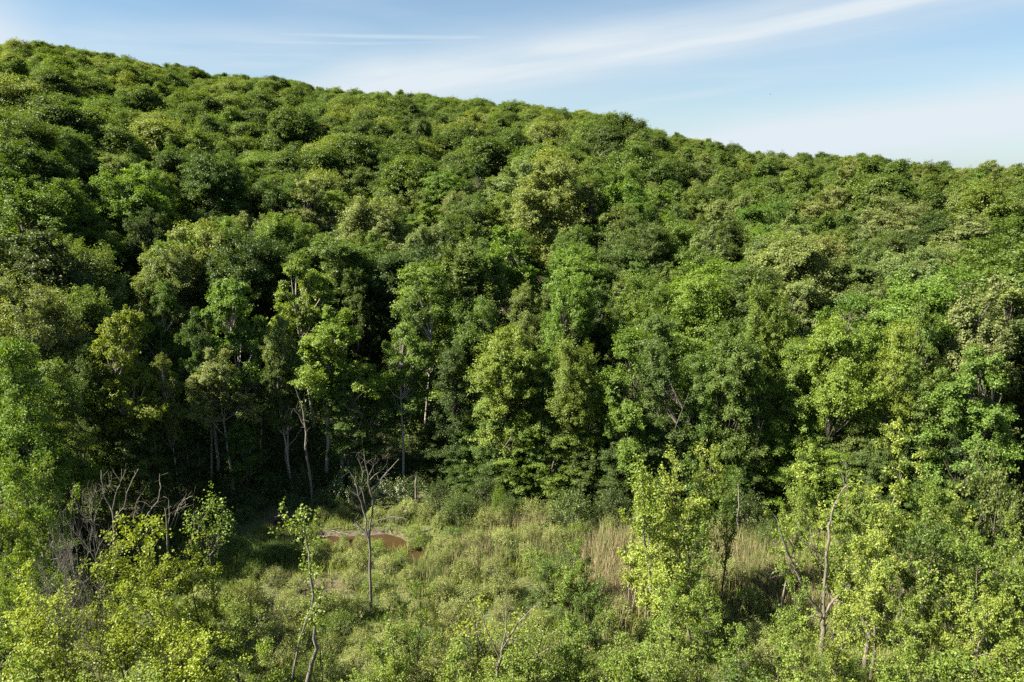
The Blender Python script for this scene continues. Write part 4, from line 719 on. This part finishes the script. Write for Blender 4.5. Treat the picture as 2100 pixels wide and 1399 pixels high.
for k, (px, py, wp) in enumerate([(535, 1012, 26), (455, 1008, 14), (465, 1000, 10), (480, 1004, 12), (443, 1012, 9), (500, 1010, 10), (620, 1030, 22), (605, 1018, 14), (660, 1022, 12), (725, 1030, 22), (700, 1040, 14), (635, 1045, 14), (790, 1038, 18), (805, 1045, 20), (770, 1032, 12), (745, 1045, 12), (880, 1068, 14), (570, 1018, 12), (585, 1028, 12), (680, 1030, 14), (598, 1042, 10), (830, 1050, 14), (900, 1062, 10), (650, 1050, 10)]):
    x, y = at_ground(px, py); ob = mesh_obj('rock', RK[k % 6]); s = wp * y / F / 2 * 1.15; ob.location = (x, y, gz(x, y) + s * .22); ob.scale = (s, s, s); ob.rotation_euler = (0, 0, k * 1.3)
    tag(ob, uniq('grey bank rock', px, py), 'rock', 'rocks along the forest edge')
LG = MB(); LG.tube([(-1, 0, 0), (-.3, .05, .03), (.4, -.04, .0), (1, .05, .06)], [.05, .06, .05, .03], 6); LG.tube([(.2, 0, .03), (.5, .25, .15), (.7, .4, .3)], [.03, .02, .008], 4); LM = LG.mesh('log', DEADWOOD, True)
for k, (px, py, rz, s) in enumerate([(700, 1085, .3, 1.1), (712, 1076, 1.2, .8), (690, 1092, -.4, .9), (742, 1080, .8, .8), (660, 1098, .1, 1.0), (820, 1092, 2.2, .8), (872, 1090, .6, .9), (590, 1135, .2, 1.2), (580, 1150, .9, 1.0), (560, 1163, -.3, 1.1), (640, 1080, .7, 1.2), (800, 1088, 1.9, .6), (735, 1084, 2.6, .7), (768, 1082, .2, .6), (680, 1084, 1.6, .6), (848, 1095, 2.9, .7), (890, 1100, .4, .7), (905, 1085, 1.4, .8), (655, 1090, 2.2, .6)]):
    x, y = at_ground(px, py); ob = mesh_obj('log', LM); ob.location = (x, y, max(gz(x, y), -.2) + .06); ob.scale = (s, s, s); ob.rotation_euler = (0, 0, rz)
    tag(ob, uniq('pale fallen branch on mud', px, py), 'log', 'fallen branches around the pool')

# a bird high over the right-hand wood
BIRD = simple('bird_feathers', [(.3, (.03, .03, .035)), (.7, (.06, .06, .065))], 2)
bb = MB(); bb.tube([(0, -.28, 0), (0, -.2, .01), (0, 0, .02), (0, .16, .02), (0, .24, .01), (0, .30, 0)], [.015, .06, .085, .06, .05, .006], 8)
v = ray(1580, 194); s = 150 / v[1]; wg = MB(); wg.quads(np.array([[[sg * .05, -.08, .03], [sg * .35, -.12, .12], [sg * .38, .10, .12], [sg * .05, .10, .03]] for sg in (-1, 1)] + [[[sg * .35, -.12, .12], [sg * .72, -.16, .06], [sg * .70, -.08, .06], [sg * .38, .10, .12]] for sg in (-1, 1)], float), np.zeros(4))
tl = MB(); tl.quads(np.array([[[-.03, -.24, 0], [.03, -.24, 0], [.09, -.42, 0], [-.09, -.42, 0]]], float), np.zeros(1))
thing('bird', [('body', bb.mesh('body', BIRD, True), None), ('wings', wg.mesh('wings', BIRD), None), ('tail', tl.mesh('tail', BIRD), None)], tuple(v * s + np.array([0, 0, CAMZ])), R(70), (.55, .55, .55), 'tiny dark bird flying in the sky over the right-hand woods', 'bird')

finish_labels()
